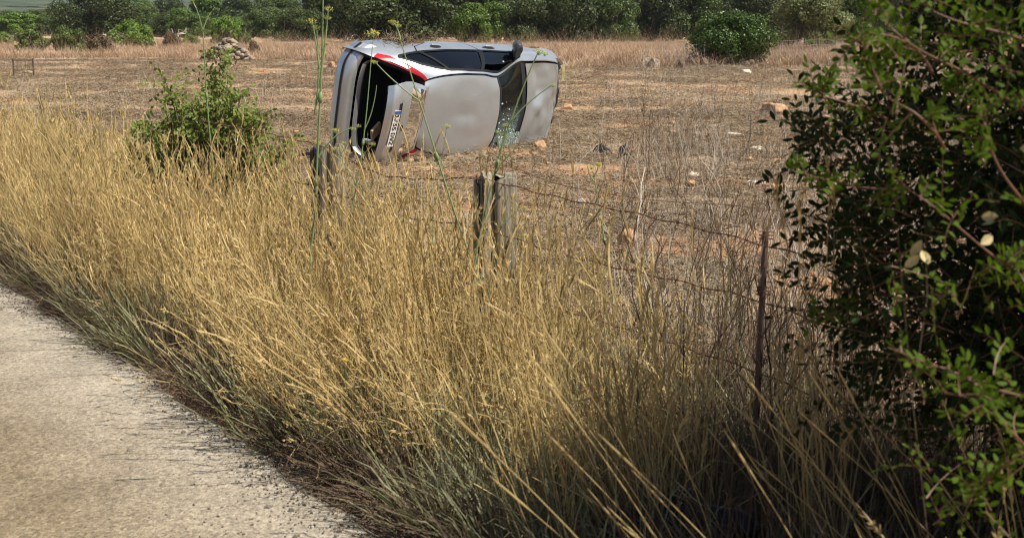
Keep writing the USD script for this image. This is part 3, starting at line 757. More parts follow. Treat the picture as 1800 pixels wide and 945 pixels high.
for sd in (0, 1):
    fl = (lambda g: g) if sd == 0 else mirror
    for g in sorted(parts_side, key=lambda g: g.centroid.x):
        c = g.centroid
        nm = 'side_panel'
        if g.area > 1.5 and c.y < 3.05 and c.x > 2 and c.x < 6 and g.bounds[3] < 3.3:
            nm = 'door'
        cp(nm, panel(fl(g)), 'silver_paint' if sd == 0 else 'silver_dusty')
    ring = dlo.buffer(.04).difference(dlo.buffer(-.11))
    fr = shapely.union_all([ring, pillar_b.intersection(dlo), pillar_c.intersection(dlo)])
    cp('window_frame', panel(fl(fr), .004), 'trim_black')
    glass = dlo.buffer(-.11).difference(shapely.union_all([pillar_b, pillar_c]))
    for g in shapely.get_parts(glass):
        if g.area < .01:
            continue
        if sd == 0 and g.centroid.x > 4:
            g = g.intersection(Polygon([(3, 3.0), (7, 3.0), (7, 3.75), (5.3, 4.0), (4.4, 4.22), (3, 4.3)]))     # the driver's pane is wound part way down
        cp('side_window', panel(fl(g), -.006), 'window_glass')
    tl = cp('tail_light', panel(fl(tail), .016), 'lamp_red')
    cp('reversing_lamp', panel(fl(Polygon([(.17, 3.45), (.42, 3.40), (.38, 4.05), (.15, 4.05)]).buffer(.03)), .024), 'lamp_white', tl)
    wl = dlo.buffer(0)
    # handles
    for hu in (2.55, 4.55):
        hpoly = shapely.affinity.scale(shapely.Point(hu, 2.72).buffer(1, 16), .22, .17)
        h = cp('door_handle', panel(fl(hpoly), .006), 'interior_black')
        cpt = S(hu, fl(hpoly).centroid.y); sg = 1 if sd == 0 else -1
        cp('handle_grip', shift(rbox((-.085, -.012, -.016), (.085, .012, .016), .011), cpt + [0, .028 * sg, .004]), 'silver_paint', h)
roof = Polygon([(0.0, 5.07), (5.0, 5.09), (5.04, 7), (5.0, 8.91), (0.0, 8.91)])
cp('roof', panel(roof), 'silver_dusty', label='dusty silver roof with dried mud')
strip = Polygon([(0, 4.93), (5.0, 4.93), (5.95, 4.92), (5.95, 5.03), (5.0, 5.11), (0, 5.11)])
for fl in ((lambda g: g), mirror):
    cp('roof_seal', panel(fl(strip), -.008), 'trim_black')
ws = Polygon([(5.05, 5.08), (5.95, 5.05), (6.0, 7), (5.95, 8.95), (5.05, 8.92), (5.09, 7)])
cp('windscreen', panel(ws, -.004), 'cracked_glass', label='shattered windscreen')
wsr = ws.buffer(.03).difference(ws.buffer(-.03))
cp('windscreen_seal', panel(wsr, .001), 'interior_black')
hood = Polygon([(6.14, 5.05), (9.72, 5.05), (9.85, 7), (9.72, 8.95), (6.14, 8.95), (6.2, 7)])
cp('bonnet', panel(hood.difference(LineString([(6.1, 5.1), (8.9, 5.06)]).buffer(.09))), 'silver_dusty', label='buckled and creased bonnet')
nose = Polygon([(9.75, 4.98), (10, 4.98), (10, 9.02), (9.75, 9.02), (9.88, 7)])
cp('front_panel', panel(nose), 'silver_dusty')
cowl = Polygon([(5.9, 5.03), (6.14, 5.03), (6.2, 7), (6.14, 8.97), (5.9, 8.97), (6.0, 7)])
cp('cowl', panel(cowl, -.02), 'interior_black')
# lining inside the skin, with the window openings left out
lining = rect(0.06, 1.2, 9.7, 12.8).difference(shapely.union_all([dlo.buffer(-.02), mirror(dlo.buffer(-.02)), ws.buffer(-.02)]))
cp('lining', panel(lining, -.035, .12, .2), 'interior_black')
# crumbs of broken windscreen glass
rgc = np.random.default_rng(5)
uc = rgc.uniform(5.1, 5.9, 190); tc = 9.4 - np.abs(rgc.normal(0, 1.2, 190)); tc = np.clip(tc, 6.5, 8.9)
cr = [rock(70 + k, (1, .8, .5), 1, .1) for k in range(2)]
ms = []
for k, (p, sz) in enumerate(zip(S(uc, tc), rgc.gamma(2, .006, 190) + .005)):
    ms.append((cr[k % 2][0] * sz + p + [0, 0, .01], cr[k % 2][1]))
tag(cp('glass_crumbs', cat_(ms), 'glass_crumb', smooth=False), kind='stuff')
# a sheet of crazed glass peeled out of the frame at the lower corner
uu, tt = np.meshgrid(np.linspace(5.25, 6.15, 16), np.linspace(8.0, 9.35, 16), indexing='ij')
G = S(uu, tt) - skin_normal(uu, tt) * -1.0 * -.0
w = (smooth01((tt - 8.0) / 1.2))[..., None]
G = G + w * np.array([.05, -.04, .10]) + (meshkit.noise(np.stack([uu * 6, tt * 5, 0 * uu], -1), 3)[..., None] - .5) * w * .07
ii, jj = np.meshgrid(np.arange(15), np.arange(15), indexing='ij')
gq = np.stack([ii * 16 + jj, (ii + 1) * 16 + jj, (ii + 1) * 16 + jj + 1, ii * 16 + jj + 1], -1).reshape(-1, 4)
cp('loose_glass', (G.reshape(-1, 3), gq), 'cracked_glass', label='crazed sheet of glass folded out of the windscreen')

# nose: crushed bumper, broken lamps
def loft(rings, closed=False):
    rings = np.asarray(rings, float); n, k, _ = rings.shape
    i, j = np.meshgrid(np.arange(n - 1), np.arange(k if closed else k - 1), indexing='ij')
    q = np.stack([i * k + j, (i + 1) * k + j, (i + 1) * k + (j + 1) % k, i * k + (j + 1) % k], -1).reshape(-1, 4)
    return rings.reshape(-1, 3), np.vstack([q[:, [0, 1, 2]], q[:, [0, 2, 3]]])


tt = np.linspace(0, 14, 57)
r0 = S(np.full(57, 10.0), tt); cen = np.array([4.2, 0, .45])
rings = [cen + (r0 - cen) * s + [dx, 0, 0] for s, dx in ((1, 0), (.96, .05), (.8, .08), (.4, .09), (.02, .09))]
rings = [r + .05 * (meshkit.noise(r * 6, 4)[:, None] - .5) * (k > 0) for k, r in enumerate(rings)]
cp('front_bumper', loft(rings, True), 'black_plastic', label='crushed front bumper')
for sg in (1, -1):
    lampv = rock(81 + sg, (.34, .26, .24), 3, .5)
    cp('headlamp', shift(lampv, np.array([4.02, sg * .62, .71])), 'black_plastic', label='smashed headlamp')
fl_ = np.array([[4.12, .66, .80], [4.20, .60, .80], [4.25, .50, .78], [4.27, .38, .76]])
cp('torn_trim', ribbons(resample(fl_, 8)[None], np.full((1, 8), .035), np.array([[.9, .2, .1]])), 'headlamp_yellow', label='torn pale strip of lamp trim')
bent = np.array([[3.75, .74, .85], [3.95, .75, .83], [4.12, .68, .80], [4.22, .60, .73]])
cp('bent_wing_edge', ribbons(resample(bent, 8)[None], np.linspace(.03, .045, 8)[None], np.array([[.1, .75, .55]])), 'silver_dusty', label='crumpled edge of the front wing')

# rear bumper, sill of the boot, boot interior
yy = np.linspace(-.87, .87, 41)
prof = [(.28, .12), (.36, .0), (.45, -.06), (.55, -.085), (.60, -.085), (.615, -.07), (.63, -.085), (.69, -.06), (.725, -.01), (.735, .05)]
BX = -.30
rings = [[(BX + dx + .36 * abs(y / .9) ** 5, y * (1 - .05 * max(0, (z - .5))), z + .02 * abs(y / .9) ** 4) for y in yy] for z, dx in prof]
cp('rear_bumper', loft(rings), 'silver_paint')
black = [[(BX + dx + .36 * abs(y / .9) ** 5 - .006, y, z) for y in yy] for z, dx in ((.565, -.086), (.59, -.094), (.61, -.088))]
cp('bumper_strip', loft(black), 'black_plastic')
yy2 = np.linspace(-.74, .74, 31)
sill = [[(BX + .04 + x + .16 * abs(y / .76) ** 4, y, z + (.22 * smooth01((abs(y) - .60) / .14))) for y in yy2] for z, x in ((.74, .05), (.755, .075), (.755, .115), (.735, .14))]
cp('boot_sill', loft(sill), 'silver_paint', label='bright curved sill of the boot opening')
sl2 = [[(BX + .04 + x + .16 * abs(y / .76) ** 4, y * .97, z + (.2 * smooth01((abs(y) - .60) / .14))) for y in yy2] for z, x in ((.735, .14), (.72, .17), (.52, .22), (.40, .24))]
cp('boot_trim', loft(sl2), 'interior_grey')
for k in range(14):
    y = -.5 + k * 1.0 / 13
    cp('trim_rib', rbox((-.132, y - .008, .46), (-.055, y + .008, .715), .006), 'interior_black')
fl2 = []
for k, x in enumerate(np.linspace(-.1, 3.2, 6)):
    fl2.append([(x, y, .36) for y in np.linspace(-.80, .80, 9)])
cp('boot_floor', loft(fl2), 'interior_black')
und = [[(x, y, .24) for y in np.linspace(-.74, .74, 9)] for x in np.linspace(.05, 3.95, 12)]
cp('underbody', loft(und), 'interior_black')
# flange of the opening
tf = np.linspace(2.2, 11.8, 61)
e0 = S(np.zeros(61), tf); cen = np.array([.35, 0, 1.0])
cp('opening_flange', loft([e0, cen + (e0 - cen) * .95 + [.03, 0, 0], cen + (e0 - cen) * .91 + [.05, 0, 0]]), 'interior_black')
def seat(y, x):
    b = cp('seat', rbox((x, y - .25, .40), (x + .5, y + .25, .58), .05), 'interior_grey')
    r = rbox((-.07, -.25, 0), (.07, .25, .62), .05); rr = Rot.from_euler('y', -14, degrees=True).apply(r[0])
    cp('seat_back', (rr + [x + .02, y, .52], r[1]), 'interior_grey', b)
    hr = rbox((-.05, -.13, 0), (.05, .13, .18), .04)
    cp('headrest', (hr[0] + [x - .15, y, 1.14], hr[1]), 'interior_grey', b)
seat(.38, 1.85); seat(-.38, 1.85)
rb = rbox((-.08, -.68, 0), (.08, .68, .62), .05)
cp('rear_seat', (Rot.from_euler('y', -16, degrees=True).apply(rb[0]) + [.98, 0, .45], rb[1]), 'interior_grey')
cp('dashboard', rbox((2.55, -.74, .55), (3.0, .74, .95), .08), 'interior_black')
th = np.linspace(0, 2 * np.pi, 33)
wh = np.stack([0 * th, .185 * np.cos(th), .185 * np.sin(th)], 1); wh = Rot.from_euler('y', -25, degrees=True).apply(wh) + [2.42, .38, .88]
st_w = cp('steering_wheel', tube(wh, .016, 8), 'black_plastic')
cp('parcel_scrap', (lambda b: (Rot.from_euler('xyz', [20, 10, 35], degrees=True).apply(b[0]) + [.20, -.36, .80], b[1]))(rbox((-.11, -.10, -.02), (.11, .10, .02), .01)), 'cardboard')
cp('lamp_scrap', shift(rbox((-.05, -.03, -.10), (.05, .03, .10), .02), [.25, -.56, .62]), 'plate_white')
# wheels
for x in (.80, 3.44):
    for sg in (1, -1):
        prof = np.array([(.205, -.10), (.27, -.105), (.305, -.095), (.318, -.06), (.318, .06), (.305, .095), (.27, .105), (.205, .10)])
        th = np.linspace(0, 2 * np.pi, 33)[:-1]
        rings = [[(x + r * np.cos(a_), sg * .72 + w_, .32 + r * np.sin(a_)) for a_ in th] for r, w_ in prof]
        whl = cp('wheel', loft(rings, True), 'tyre_rubber', label=None)
        prof = np.array([(.207, .08), (.19, .085), (.17, .06), (.08, .05), (.05, .07), (.002, .072)])
        rings = [[(x + r * np.cos(a_), sg * (.72 + w_), .32 + r * np.sin(a_)) for a_ in th] for r, w_ in prof]
        cp('rim', loft(rings, True), 'rim_alloy', whl)
# debris of earth and dry weed caught in the rear arch
cd = rgc.normal(0, [.16, .05, .08], (140, 3)) + [.52, .90, .66]
dd = unit(rgc.normal(size=(140, 3)) + [0, .5, .2])
Pd = np.stack([cd, cd + dd * .07 + rgc.normal(0, .02, (140, 3)), cd + dd * .14], 1)
tag(cp('caught_weed', stems(Pd, np.full((140, 3), .006)), 'litter_bits', smooth=False), kind='stuff')
# mirror on the upper side
mr = cp('wing_mirror', (lambda m: (m[0] + [2.66, .93, 1.06], m[1]))(rock(9, (.16, .30, .22), 4, .0)), 'mirror_shell')
cp('mirror_arm', rbox((2.64, .80, .97), (2.74, .92, 1.03), .02), 'black_plastic', mr)
cp('fuel_flap', panel(rect(1.15, 1.95, 1.55, 2.55), .003), 'silver_paint')

# tailgate: built shut, then swung up about the hinge and twisted
pv = np.array([(.45, 1.435, .50), (.34, 1.40, .53), (.27, 1.335, .56), (.225, 1.255, .60), (.175, 1.16, .645), (.135, 1.09, .68), (.075, .99, .70), (.01, .91, .705), (-.03, .825, .69), (.0, .735, .66)])
ww = np.linspace(-1, 1, 25)
TG_ANGLE, TG_TWIST = 64.0, 8.0


def tg_tf(p):
    p = np.asarray(p, float) - [.46, 0, 1.42]
    p = Rot.from_euler('y', TG_ANGLE, degrees=True).apply(p)
    p = Rot.from_euler('x', TG_TWIST, degrees=True).apply(p)
    return p + [.46, 0, 1.42]


def tg(v, w, off=0):
    x, z, hw = [np.interp(v, np.arange(10), pv[:, k]) for k in range(3)]
    return np.stack([x + .13 * np.abs(w) ** 2.4 * np.clip(v / 3, .3, 1) - off, w * hw * .87 - .015 * v, z + 0 * w], -1)


def tg_patch(v0, v1, w0, w1, off=0.0, nv=12, nw=25):
    v, w = np.meshgrid(np.linspace(v0, v1, nv), np.linspace(w0, w1, nw), indexing='ij')
    g = tg(v, w, off)
    m = loft(g)
    return tg_tf(m[0]), m[1]


t = cp('tailgate', cat_([tg_patch(4.55, 9, -1, 1, 0, 20), tg_patch(0, 1.6, -1, 1), tg_patch(1.6, 4.6, -1, -.9, 0, 12, 3), tg_patch(1.6, 4.6, .9, 1, 0, 12, 3)]), 'silver_paint', label='silver tailgate hanging open')
cp('rear_window', tg_patch(1.55, 4.6, -.92, .92, -.004), 'window_glass', t)
cp('tailgate_lining', cat_([tg_patch(4.5, 9, -.97, .97, -.05), tg_patch(0, 1.6, -.97, .97, -.04)]), 'interior_black', t)
cp('brake_light', tg_patch(.35, .95, -.30, .30, .012, 4, 9), 'lamp_red', t)
cp('plate_recess', tg_patch(6.15, 6.75, -.62, .55, .003, 8, 15), 'black_plastic', t)
def onplate(m, off):
    """flat piece given in plate metres (x right, y up) laid on the tailgate's number plate"""
    v = np.asarray(m[0], float)
    c = tg(np.array(7.15), np.array(0.0)); e = unit(tg(np.array(6.9), np.array(0.0)) - tg(np.array(7.6), np.array(0.0))); e = unit(e * [1, 0, 1]); nn = np.cross([0, -1.0, 0], e)
    return tg_tf(c + v[:, :1] * np.array([0, -1.0, 0]) + v[:, 1:2] * e + nn * (v[:, 2:] + off)), np.asarray(m[1])
pl = cp('number_plate', onplate(tm(trimesh.creation.box((.52, .112, .006))), .010), 'plate_white', t)
cp('plate_band', onplate(shift(tm(trimesh.creation.box((.042, .106, .003))), [-.236, 0, 0]), .0165), 'plate_blue', t)
tx = meshkit.text_mesh('1735 DVZ', .072, .002, True)
tx.apply_scale([.44 / tx.extents[0], 1, 1]); tx.apply_translation([-.205 - tx.bounds[0][0], -.036, 0])
for part_ in sorted(tx.split(only_watertight=False), key=lambda q_: q_.bounds[0][0]):
    cp('plate_character', onplate(tm(part_), .0145), 'plate_ink', t)
cp('trim_bar', tg_patch(5.75, 6.15, -.6, .6, .016, 5, 15), 'silver_paint', t)
bd = trimesh.creation.icosphere(2); bd.apply_scale([.045, .022, .008])
cp('badge', (tg_tf(np.array(bd.vertices)[:, [2, 0, 1]] + tg(np.array(5.5), np.array(-.05), .012)), np.array(bd.faces)), 'black_plastic', t)

# earth pushed up and weeds crushed along the side the car lies on
rgd = np.random.default_rng(15)
ms, wd = [], []
for k in range(420):
    u, t = (rgd.uniform(.0, 9.8), rgd.uniform(8.8, 12))
    p = RC @ S(np.array(u), np.array(t)) + CAR_POS
    p = p + np.array([-.35, -.75, 0]) * abs(rgd.normal(0, .22)) + rgd.normal(0, .08, 3)
    z = h1(p[0], p[1]); sz = rgd.gamma(2, .022) + .015
    if k < 300:
        v, f = rock(1100 + k % 9, (sz * 1.4, sz, sz * .8), 1, .4)
        ms.append((v @ Rot.from_euler('z', rgd.uniform(0, 6)).as_matrix().T + [p[0], p[1], z + sz * .12], f))
    else:
        for _ in range(4):
            d = unit(rgd.normal(size=3) * [1, 1, .5] + [0, 0, .7]); l = rgd.uniform(.08, .3)
            wd.append(np.array([[p[0], p[1], z], np.array([p[0], p[1], z]) + d * l * .5 + rgd.normal(0, .02, 3), np.array([p[0], p[1], z]) + d * l]))
tag(obj('earth_clods', cat_(ms), 'orange_stone'), 'orange clods of earth ploughed up along the car roof', 'earth', kind='stuff')
tag(obj('crushed_weeds', stems(np.array(wd), np.array([.004, .003, .0012])[None] * np.ones((len(wd), 1))), 'dead_russet'), 'dry weeds crushed along the foot of the wrecked car', 'dead weeds', kind='stuff')
# ------------------------------------------------------------------ the roadside fence
fence_at = lambda k: np.array([-.08 + .57 * k, 6.0 - .82 * k])
def post(seed, w, d, h, split):
    """a split weathered post: a ring of corners carried up with growing wear, the top broken"""
    rg = np.random.default_rng(seed)
    n = 40; th = np.linspace(0, 2 * np.pi, n, endpoint=False)
    rr = 1 / np.maximum(np.abs(np.cos(th)) ** 6 + np.abs(np.sin(th)) ** 6, 1e-9) ** (1 / 6)
    g = meshkit.noise(np.stack([np.cos(th) * 9, np.sin(th) * 9, 0 * th], -1), seed)
    crack = .38 * np.exp(-((((th - split + np.pi) % (2 * np.pi)) - np.pi) / .14) ** 2)
    rings = []
    zs = np.r_[np.linspace(-.3, h - .03, 22), h, h - .004]
    for k, z in enumerate(zs):
        r = rr * (1 - .10 * g - crack * smooth01(z / h * 1.6)) * (1 - .04 * (z / h)) * (1 + .04 * meshkit.noise(np.stack([np.cos(th) * 4, np.sin(th) * 4, 0 * th + z * 5], -1), seed + 3))
        if k >= 22:
            r = r * (.93 if k == 22 else .35)
        zz = z + (.05 * (meshkit.noise(np.stack([np.cos(th) * 2, np.sin(th) * 2, 0 * th], -1), seed + 7) - .5) if k >= 21 else 0 * th)
        rings.append(np.stack([r * np.cos(th) * w / 2 + .012 * z, r * np.sin(th) * d / 2, zz], -1))
    return loft(rings, True)


def ground_z(p):
    return h1(p[0], p[1])


p0 = fence_at(0.0); z0 = ground_z(p0)
t = thing('fence_post', 'thick split weathered timber post with a black slab for its shaded side carrying barbed wire', 'fence post', (*p0, z0), 12)
top0 = EYE - .73 + .02 - z0
obj('timber', post(31, .185, .15, top0, 4.25), 'old_wood', t, 40)
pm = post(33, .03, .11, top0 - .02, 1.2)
obj('charred_slab', shift(pm, [-.101, -.012, 0]), 'black_plastic', t, 40, 'black slab standing in for shade along the left side of the post')  # black slab put in for the shade on the left side
nails = [tube([[.02 + .05 * k, -.072, z], [.02 + .05 * k, -.09, z + .004], [.035 + .05 * k, -.09, z - .01]], .003, 5) for k, z in ((0, top0 - .04), (-1, top0 - .25))]
for nn in nails:
    obj('staple', nn, 'rust', t)
p1 = fence_at(-1.76); z1 = ground_z(p1)
t = thing('fence_post', 'squat grey timber post half hidden in the grass below the car tailgate', 'fence post', (*p1, z1), -10)
obj('timber', post(41, .15, .13, EYE - .70 - z1, 4.6), 'old_wood', t, 40)
obj('charred_slab', shift(post(43, .055, .10, EYE - .72 - z1, 1.2), [-.095, -.01, 0]), 'black_plastic', t, 40)  # black slab for the shaded left side of this post too
p2 = fence_at(1.76); z2 = ground_z(p2)
t = thing('steel_stake', 'rusty angle iron stake holding the barbed wire beside the dark bush', 'stake', (*p2, z2), 20)
hh = EYE - .745 - z2
ang_iron = [[(x + .012 * z, y, z) for x, y in ((-.013, 0), (.013, 0), (.013, -.003), (-.009, -.003), (-.010, -.026), (-.013, -.026))] for z in np.linspace(-.2, hh, 8)]
obj('stake_iron', loft(ang_iron, True), 'rust_red', t)
for zz in (hh - .03, hh - .24, hh - .5):
    th = np.linspace(0, 5 * np.pi, 24)
    obj('wire_tie', tube(np.stack([.028 * np.cos(th) + .012 * zz, -.012 + .028 * np.sin(th), zz + .002 * th], 1), .0022, 5), 'rust', t)
# a thin bent dead stick leaning by the stake
LW = [('rusty barbed wire strand stretched highest over the post tops', [(-3.6, .66), (-1.76, .686), (-.9, .79), (-.35, .755), (0, .715), (.6, .735), (1.2, .745), (1.76, .765), (2.05, .78), (3.2, .79)]),
      ('rusty barbed wire strand at the middle height of the fence', [(-3.6, .93), (-1.76, .94), (-.8, .99), (0, .955), (.8, .985), (1.76, .975), (2.4, 1.02), (3.2, 1.0)]),
      ('rusty barbed wire strand lowest on the fence, sagging into the grass', [(-3.6, 1.2), (-1.76, 1.22), (-.8, 1.26), (0, 1.24), (.9, 1.23), (1.76, 1.24), (2.6, 1.3), (3.2, 1.27)])]
for lab, pts in LW:
    k = np.array([p[0] for p in pts]); z = EYE - np.array([p[1] for p in pts])
    kk = np.linspace(k[0], k[-1], 240)
    xy = fence_at(kk[:, None].T).T if False else np.stack([-.08 + .57 * kk, 6.0 - .82 * kk], 1)
    xy = xy + np.array([-.57, -.40]) * .14 * 1.0
    zz = PchipInterpolator(k, z)(kk) + .004 * np.sin(kk * 23)
    cl = np.stack([xy[:, 0], xy[:, 1], zz], 1)
    t = thing('barbed_wire', lab, 'barbed wire')
    for ph in (0, np.pi):
        o_ = .0022 * np.stack([np.zeros(240), np.cos(kk * 70 + ph), np.sin(kk * 70 + ph)], 1)
        obj('strand', tube(cl + o_, .0020, 5), 'rust', t)
    ms = []
    rgb_ = np.random.default_rng(len(lab))
    for c in cl[6::5]:
        for _ in range(2):
            d = unit(rgb_.normal(size=3)) * .017
            ms.append(tube([c - d, c, c + d], [.0010, .0024, .0010], 4))
    tag(obj('barb', cat_(ms), 'rust', t), kind='stuff')
# a single smooth wire of an older fence a little further into the field
cl = resample(np.array([at(862, 268, 6.8), at(1000, 328, 6.3), at(1150, 352, 5.9), at(1300, 362, 5.6), at(1470, 385, 5.3), at(1560, 392, 5.1)]), 60)
t = obj('plain_wire', tube(cl, .0017, 5), 'rust'); tag(t, 'thin slack rusty wire running behind the barbed wire', 'wire')

# far mesh fence and the old bedstead gate on the left edge
def line_pts(pa, pb, n):
    return np.stack([np.linspace(pa[0], pb[0], n), np.linspace(pa[1], pb[1], n)], 1)
fa, fb = np.array([*ground(1130, 118)]), np.array([*ground(1500, 112)])
t = thing('mesh_fence', 'wire mesh field fence with pale thin posts beyond the stubble', 'fence')
ppts = line_pts(fa, fb, 12)
for k, p in enumerate(ppts):
    z = h1(*p); obj('fence_stake', tube([[p[0], p[1], z - .2], [p[0] + .04 * math.sin(k * 3), p[1], z + 1.05 + .12 * math.sin(k * 7)]], .017, 6), 'grey_post', t)
dn = line_pts(fa, fb, 90); zb = H(dn[:, 0], dn[:, 1])
for hgt in (.12, .3, .5, .72, .98):
    obj('mesh_wire', tube(np.c_[dn, zb + hgt + .02 * np.sin(np.arange(90))], .0045, 4), 'grey_wire', t)
V_ = np.stack([np.c_[dn, zb + .08], np.c_[dn, zb + .5], np.c_[dn, zb + .99]], 1)
tag(obj('mesh_upright', stems(V_, np.full(V_.shape[:2], .0045)), 'grey_wire', t), kind='stuff')

ga, gb = np.array(ground(25, 137)), np.array(ground(60, 137))
t = thing('rusty_frame', 'rusty iron gate frame standing alone at the left of the field', 'gate')
za = h1(*ga)
gw = lambda p, z: [p[0], p[1], za + z]
for p in (ga, gb):
    obj('upright', tube([gw(p, -.2), gw(p, .72)], .03, 6), 'rust_red', t)
for z in (.30, .66):
    obj('crossbar', tube([gw(ga, z), gw(gb, z)], .018 if z < .5 else .024, 6), 'rust_red', t)
for k in range(1, 5):
    m_ = ga + (gb - ga) * k / 5
    obj('bar', tube([gw(m_, .30), gw(m_, .66)], .009, 5), 'rust', t)
# ------------------------------------------------------------------ stones and scraps in the field
def stone(px, py, wpx, hpx, seed, m, label, group=None, rz=None, z=None, name='stone'):
    """a stone whose foot stands at photo pixel (px, py), wpx wide and hpx tall there"""
    x, y = ground(px, py) if z is None else ground(px, py, z)
    k = y / F
    zz = h1(x, y)
    w, h = wpx * k, hpx * k
    v, f = rock(seed, (w, w * (.6 + .5 * ((seed * 37) % 10) / 10), h * 1.5), 3, .45)
    o = thing(name, label, 'stone', (x, y, zz + h * .28), 0, group)
    UsdGeom.Xformable(o).AddRotateZOp().Set(float(rz if rz is not None else 0))
    # the stone is one mesh: put it straight on the prim
    stage.RemovePrim(o.GetPath())
    pp = o.GetPath()
    mm = usdkit.mesh(stage, pp, (v + 0, f), '/World/Looks/' + m, 50)
    mm.AddTranslateOp().Set(Gf.Vec3d(float(x), float(y), float(zz + h * (.10 if name == 'small_stone' else .24))))
    return tag(mm.GetPrim(), label, 'stone', group)


stone(1360, 200, 48, 26, 1, 'orange_stone', 'big orange boulder with a pale right flank, largest in the stubble right of the car')
stone(1368, 207, 58, 7, 2, 'pale_stone', 'flat pale slab at the foot of the big orange boulder')
stone(1362, 330, 72, 12, 3, 'orange_stone', 'long low orange rock just above the wire near the dark bush')
stone(1325, 322, 42, 8, 4, 'pale_stone', 'thin pale slab left of the long low orange rock')
stone(1103, 430, 42, 30, 5, 'orange_stone', 'round orange stone below the barbed wire right of the timber post')
stone(1217, 312, 24, 12, 6, 'pale_stone', 'pale rounded stone lying right of the two black scraps')
stone(1020, 355, 26, 13, 7, 'pale_stone', 'pale stone touching the barbed wire right of the timber post')
stone(985, 308, 80, 6, 8, 'orange_stone', 'long flat slab of orange earth behind the timber post')
stone(950, 262, 22, 18, 9, 'orange_stone', 'orange stone at the front right corner of the wrecked car')
stone(583, 122, 14, 14, 10, 'orange_stone', 'orange stone standing behind the wrecked car bumper')
stone(574, 128, 26, 12, 11, 'dark_stone', 'brown stone lying low behind the wrecked car bumper')
stone(1330, 265, 32, 9, 12, 'pale_stone', 'flat beige stone in the stubble under the big boulder')
stone(1290, 238, 46, 6, 13, 'pale_stone', 'flat pale slab in the stubble left of the beige stone')
stone(1185, 220, 16, 10, 14, 'orange_stone', 'small orange stone in the stubble above the pale rounded stone')
stone(1395, 525, 60, 12, 15, 'orange_stone', 'orange earthy slab between the steel stake and the dark bush', z=-.22)
stone(1310, 130, 22, 8, 16, 'pale_stone', 'pale stone at the foot of the mesh fence under the dark green bush')
stone(1040, 108, 30, 5, 17, 'pale_stone', 'low white stone at the edge of the far dry grass right of the car')
stone(745, 300, 80, 5, 18, 'orange_stone', 'low orange clod of earth in front of the car roof')
stone(700, 388, 60, 10, 19, 'pale_stone', 'grey flat stone in the grass left of the timber post')
rgs = np.random.default_rng(77)
GS = 'small stones scattered over the stubble field'
for k in range(52):
    while True:
        y = rgs.uniform(6.5, 34); x = rgs.uniform(-.42, .42) * y
        if sdist(x, y) > 1.9 and not (-.22 < x / y < .06 and 16.3 < y < 23.5):
            break
    px, py = PXY(x, y)
    w = rgs.gamma(2.2, .035) + .03
    stone(float(px), float(py), w * F / y, w * rgs.uniform(.35, .7) * F / y, 700 + k, ['orange_stone', 'pale_stone', 'orange_stone', 'limestone'][k % 4], 'small stone lying loose among the stubble of the field', GS, name='small_stone')
GW = 'bleached stones along the edge of the stubble'
for k in range(24):
    px = rgs.uniform(0, 560) if k < 22 else rgs.uniform(990, 1500); py = (134 if px < 560 else 114) + rgs.normal(0, 4.5)
    w = rgs.uniform(6, 20)
    stone(px, py, w, w * rgs.uniform(.2, .4), 800 + k, ['limestone', 'orange_stone', 'limestone'][k % 3], 'bleached stone lying along the far edge of the stubble field', GW, name='edge_stone')
# the heap of field stones behind the leafy shrub
GH = 'stones of the heap behind the leafy shrub'
hx, hy = ground(403, 112); hz = h1(hx, hy); hk = hy / F
base_w, base_h = 100 * hk, 33 * hk
for k in range(130):
    lev = k / 130
    rr = (1 - lev) ** .75 * base_w / 2
    th = k * 2.399963; rad_ = rr * (.55 + .5 * rgs.uniform())
    sz = rgs.uniform(.22, .58)
    v, f = rock(900 + k, (sz, sz * rgs.uniform(.6, 1), sz * rgs.uniform(.45, .8)), 2, .4)
    mm = usdkit.mesh(stage, numbered('/World/heap_stone'), (v, f), '/World/Looks/' + ['limestone', 'dark_stone', 'limestone', 'limestone'][k % 4], 50)
    mm.AddTranslateOp().Set(Gf.Vec3d(hx + rad_ * math.cos(th) * 1.0, hy + rad_ * math.sin(th) * .6, hz + lev ** 1.15 * base_h + .02 + (.12 if k % 5 == 0 else 0)))
    mm.AddRotateXYZOp().Set(Gf.Vec3f(*[float(a_) for a_ in rgs.uniform(-25, 25, 3)]))
    tag(mm.GetPrim(), 'weathered limestone block piled in the heap behind the leafy shrub', 'stone', GH)
# dark rubble under the far round bush
GR = 'rubble under the dark green bush'
for k in range(26):
    px = rgs.uniform(1110, 1360); py = 117 + rgs.normal(0, 1.5)
    w = rgs.uniform(8, 22)
    stone(px, py, w, w * rgs.uniform(.4, .95), 1000 + k, ['dark_stone', 'dark_stone', 'dark_stone', 'limestone'][k % 4], 'lump of rubble heaped against the far mesh fence', GR, name='rubble')
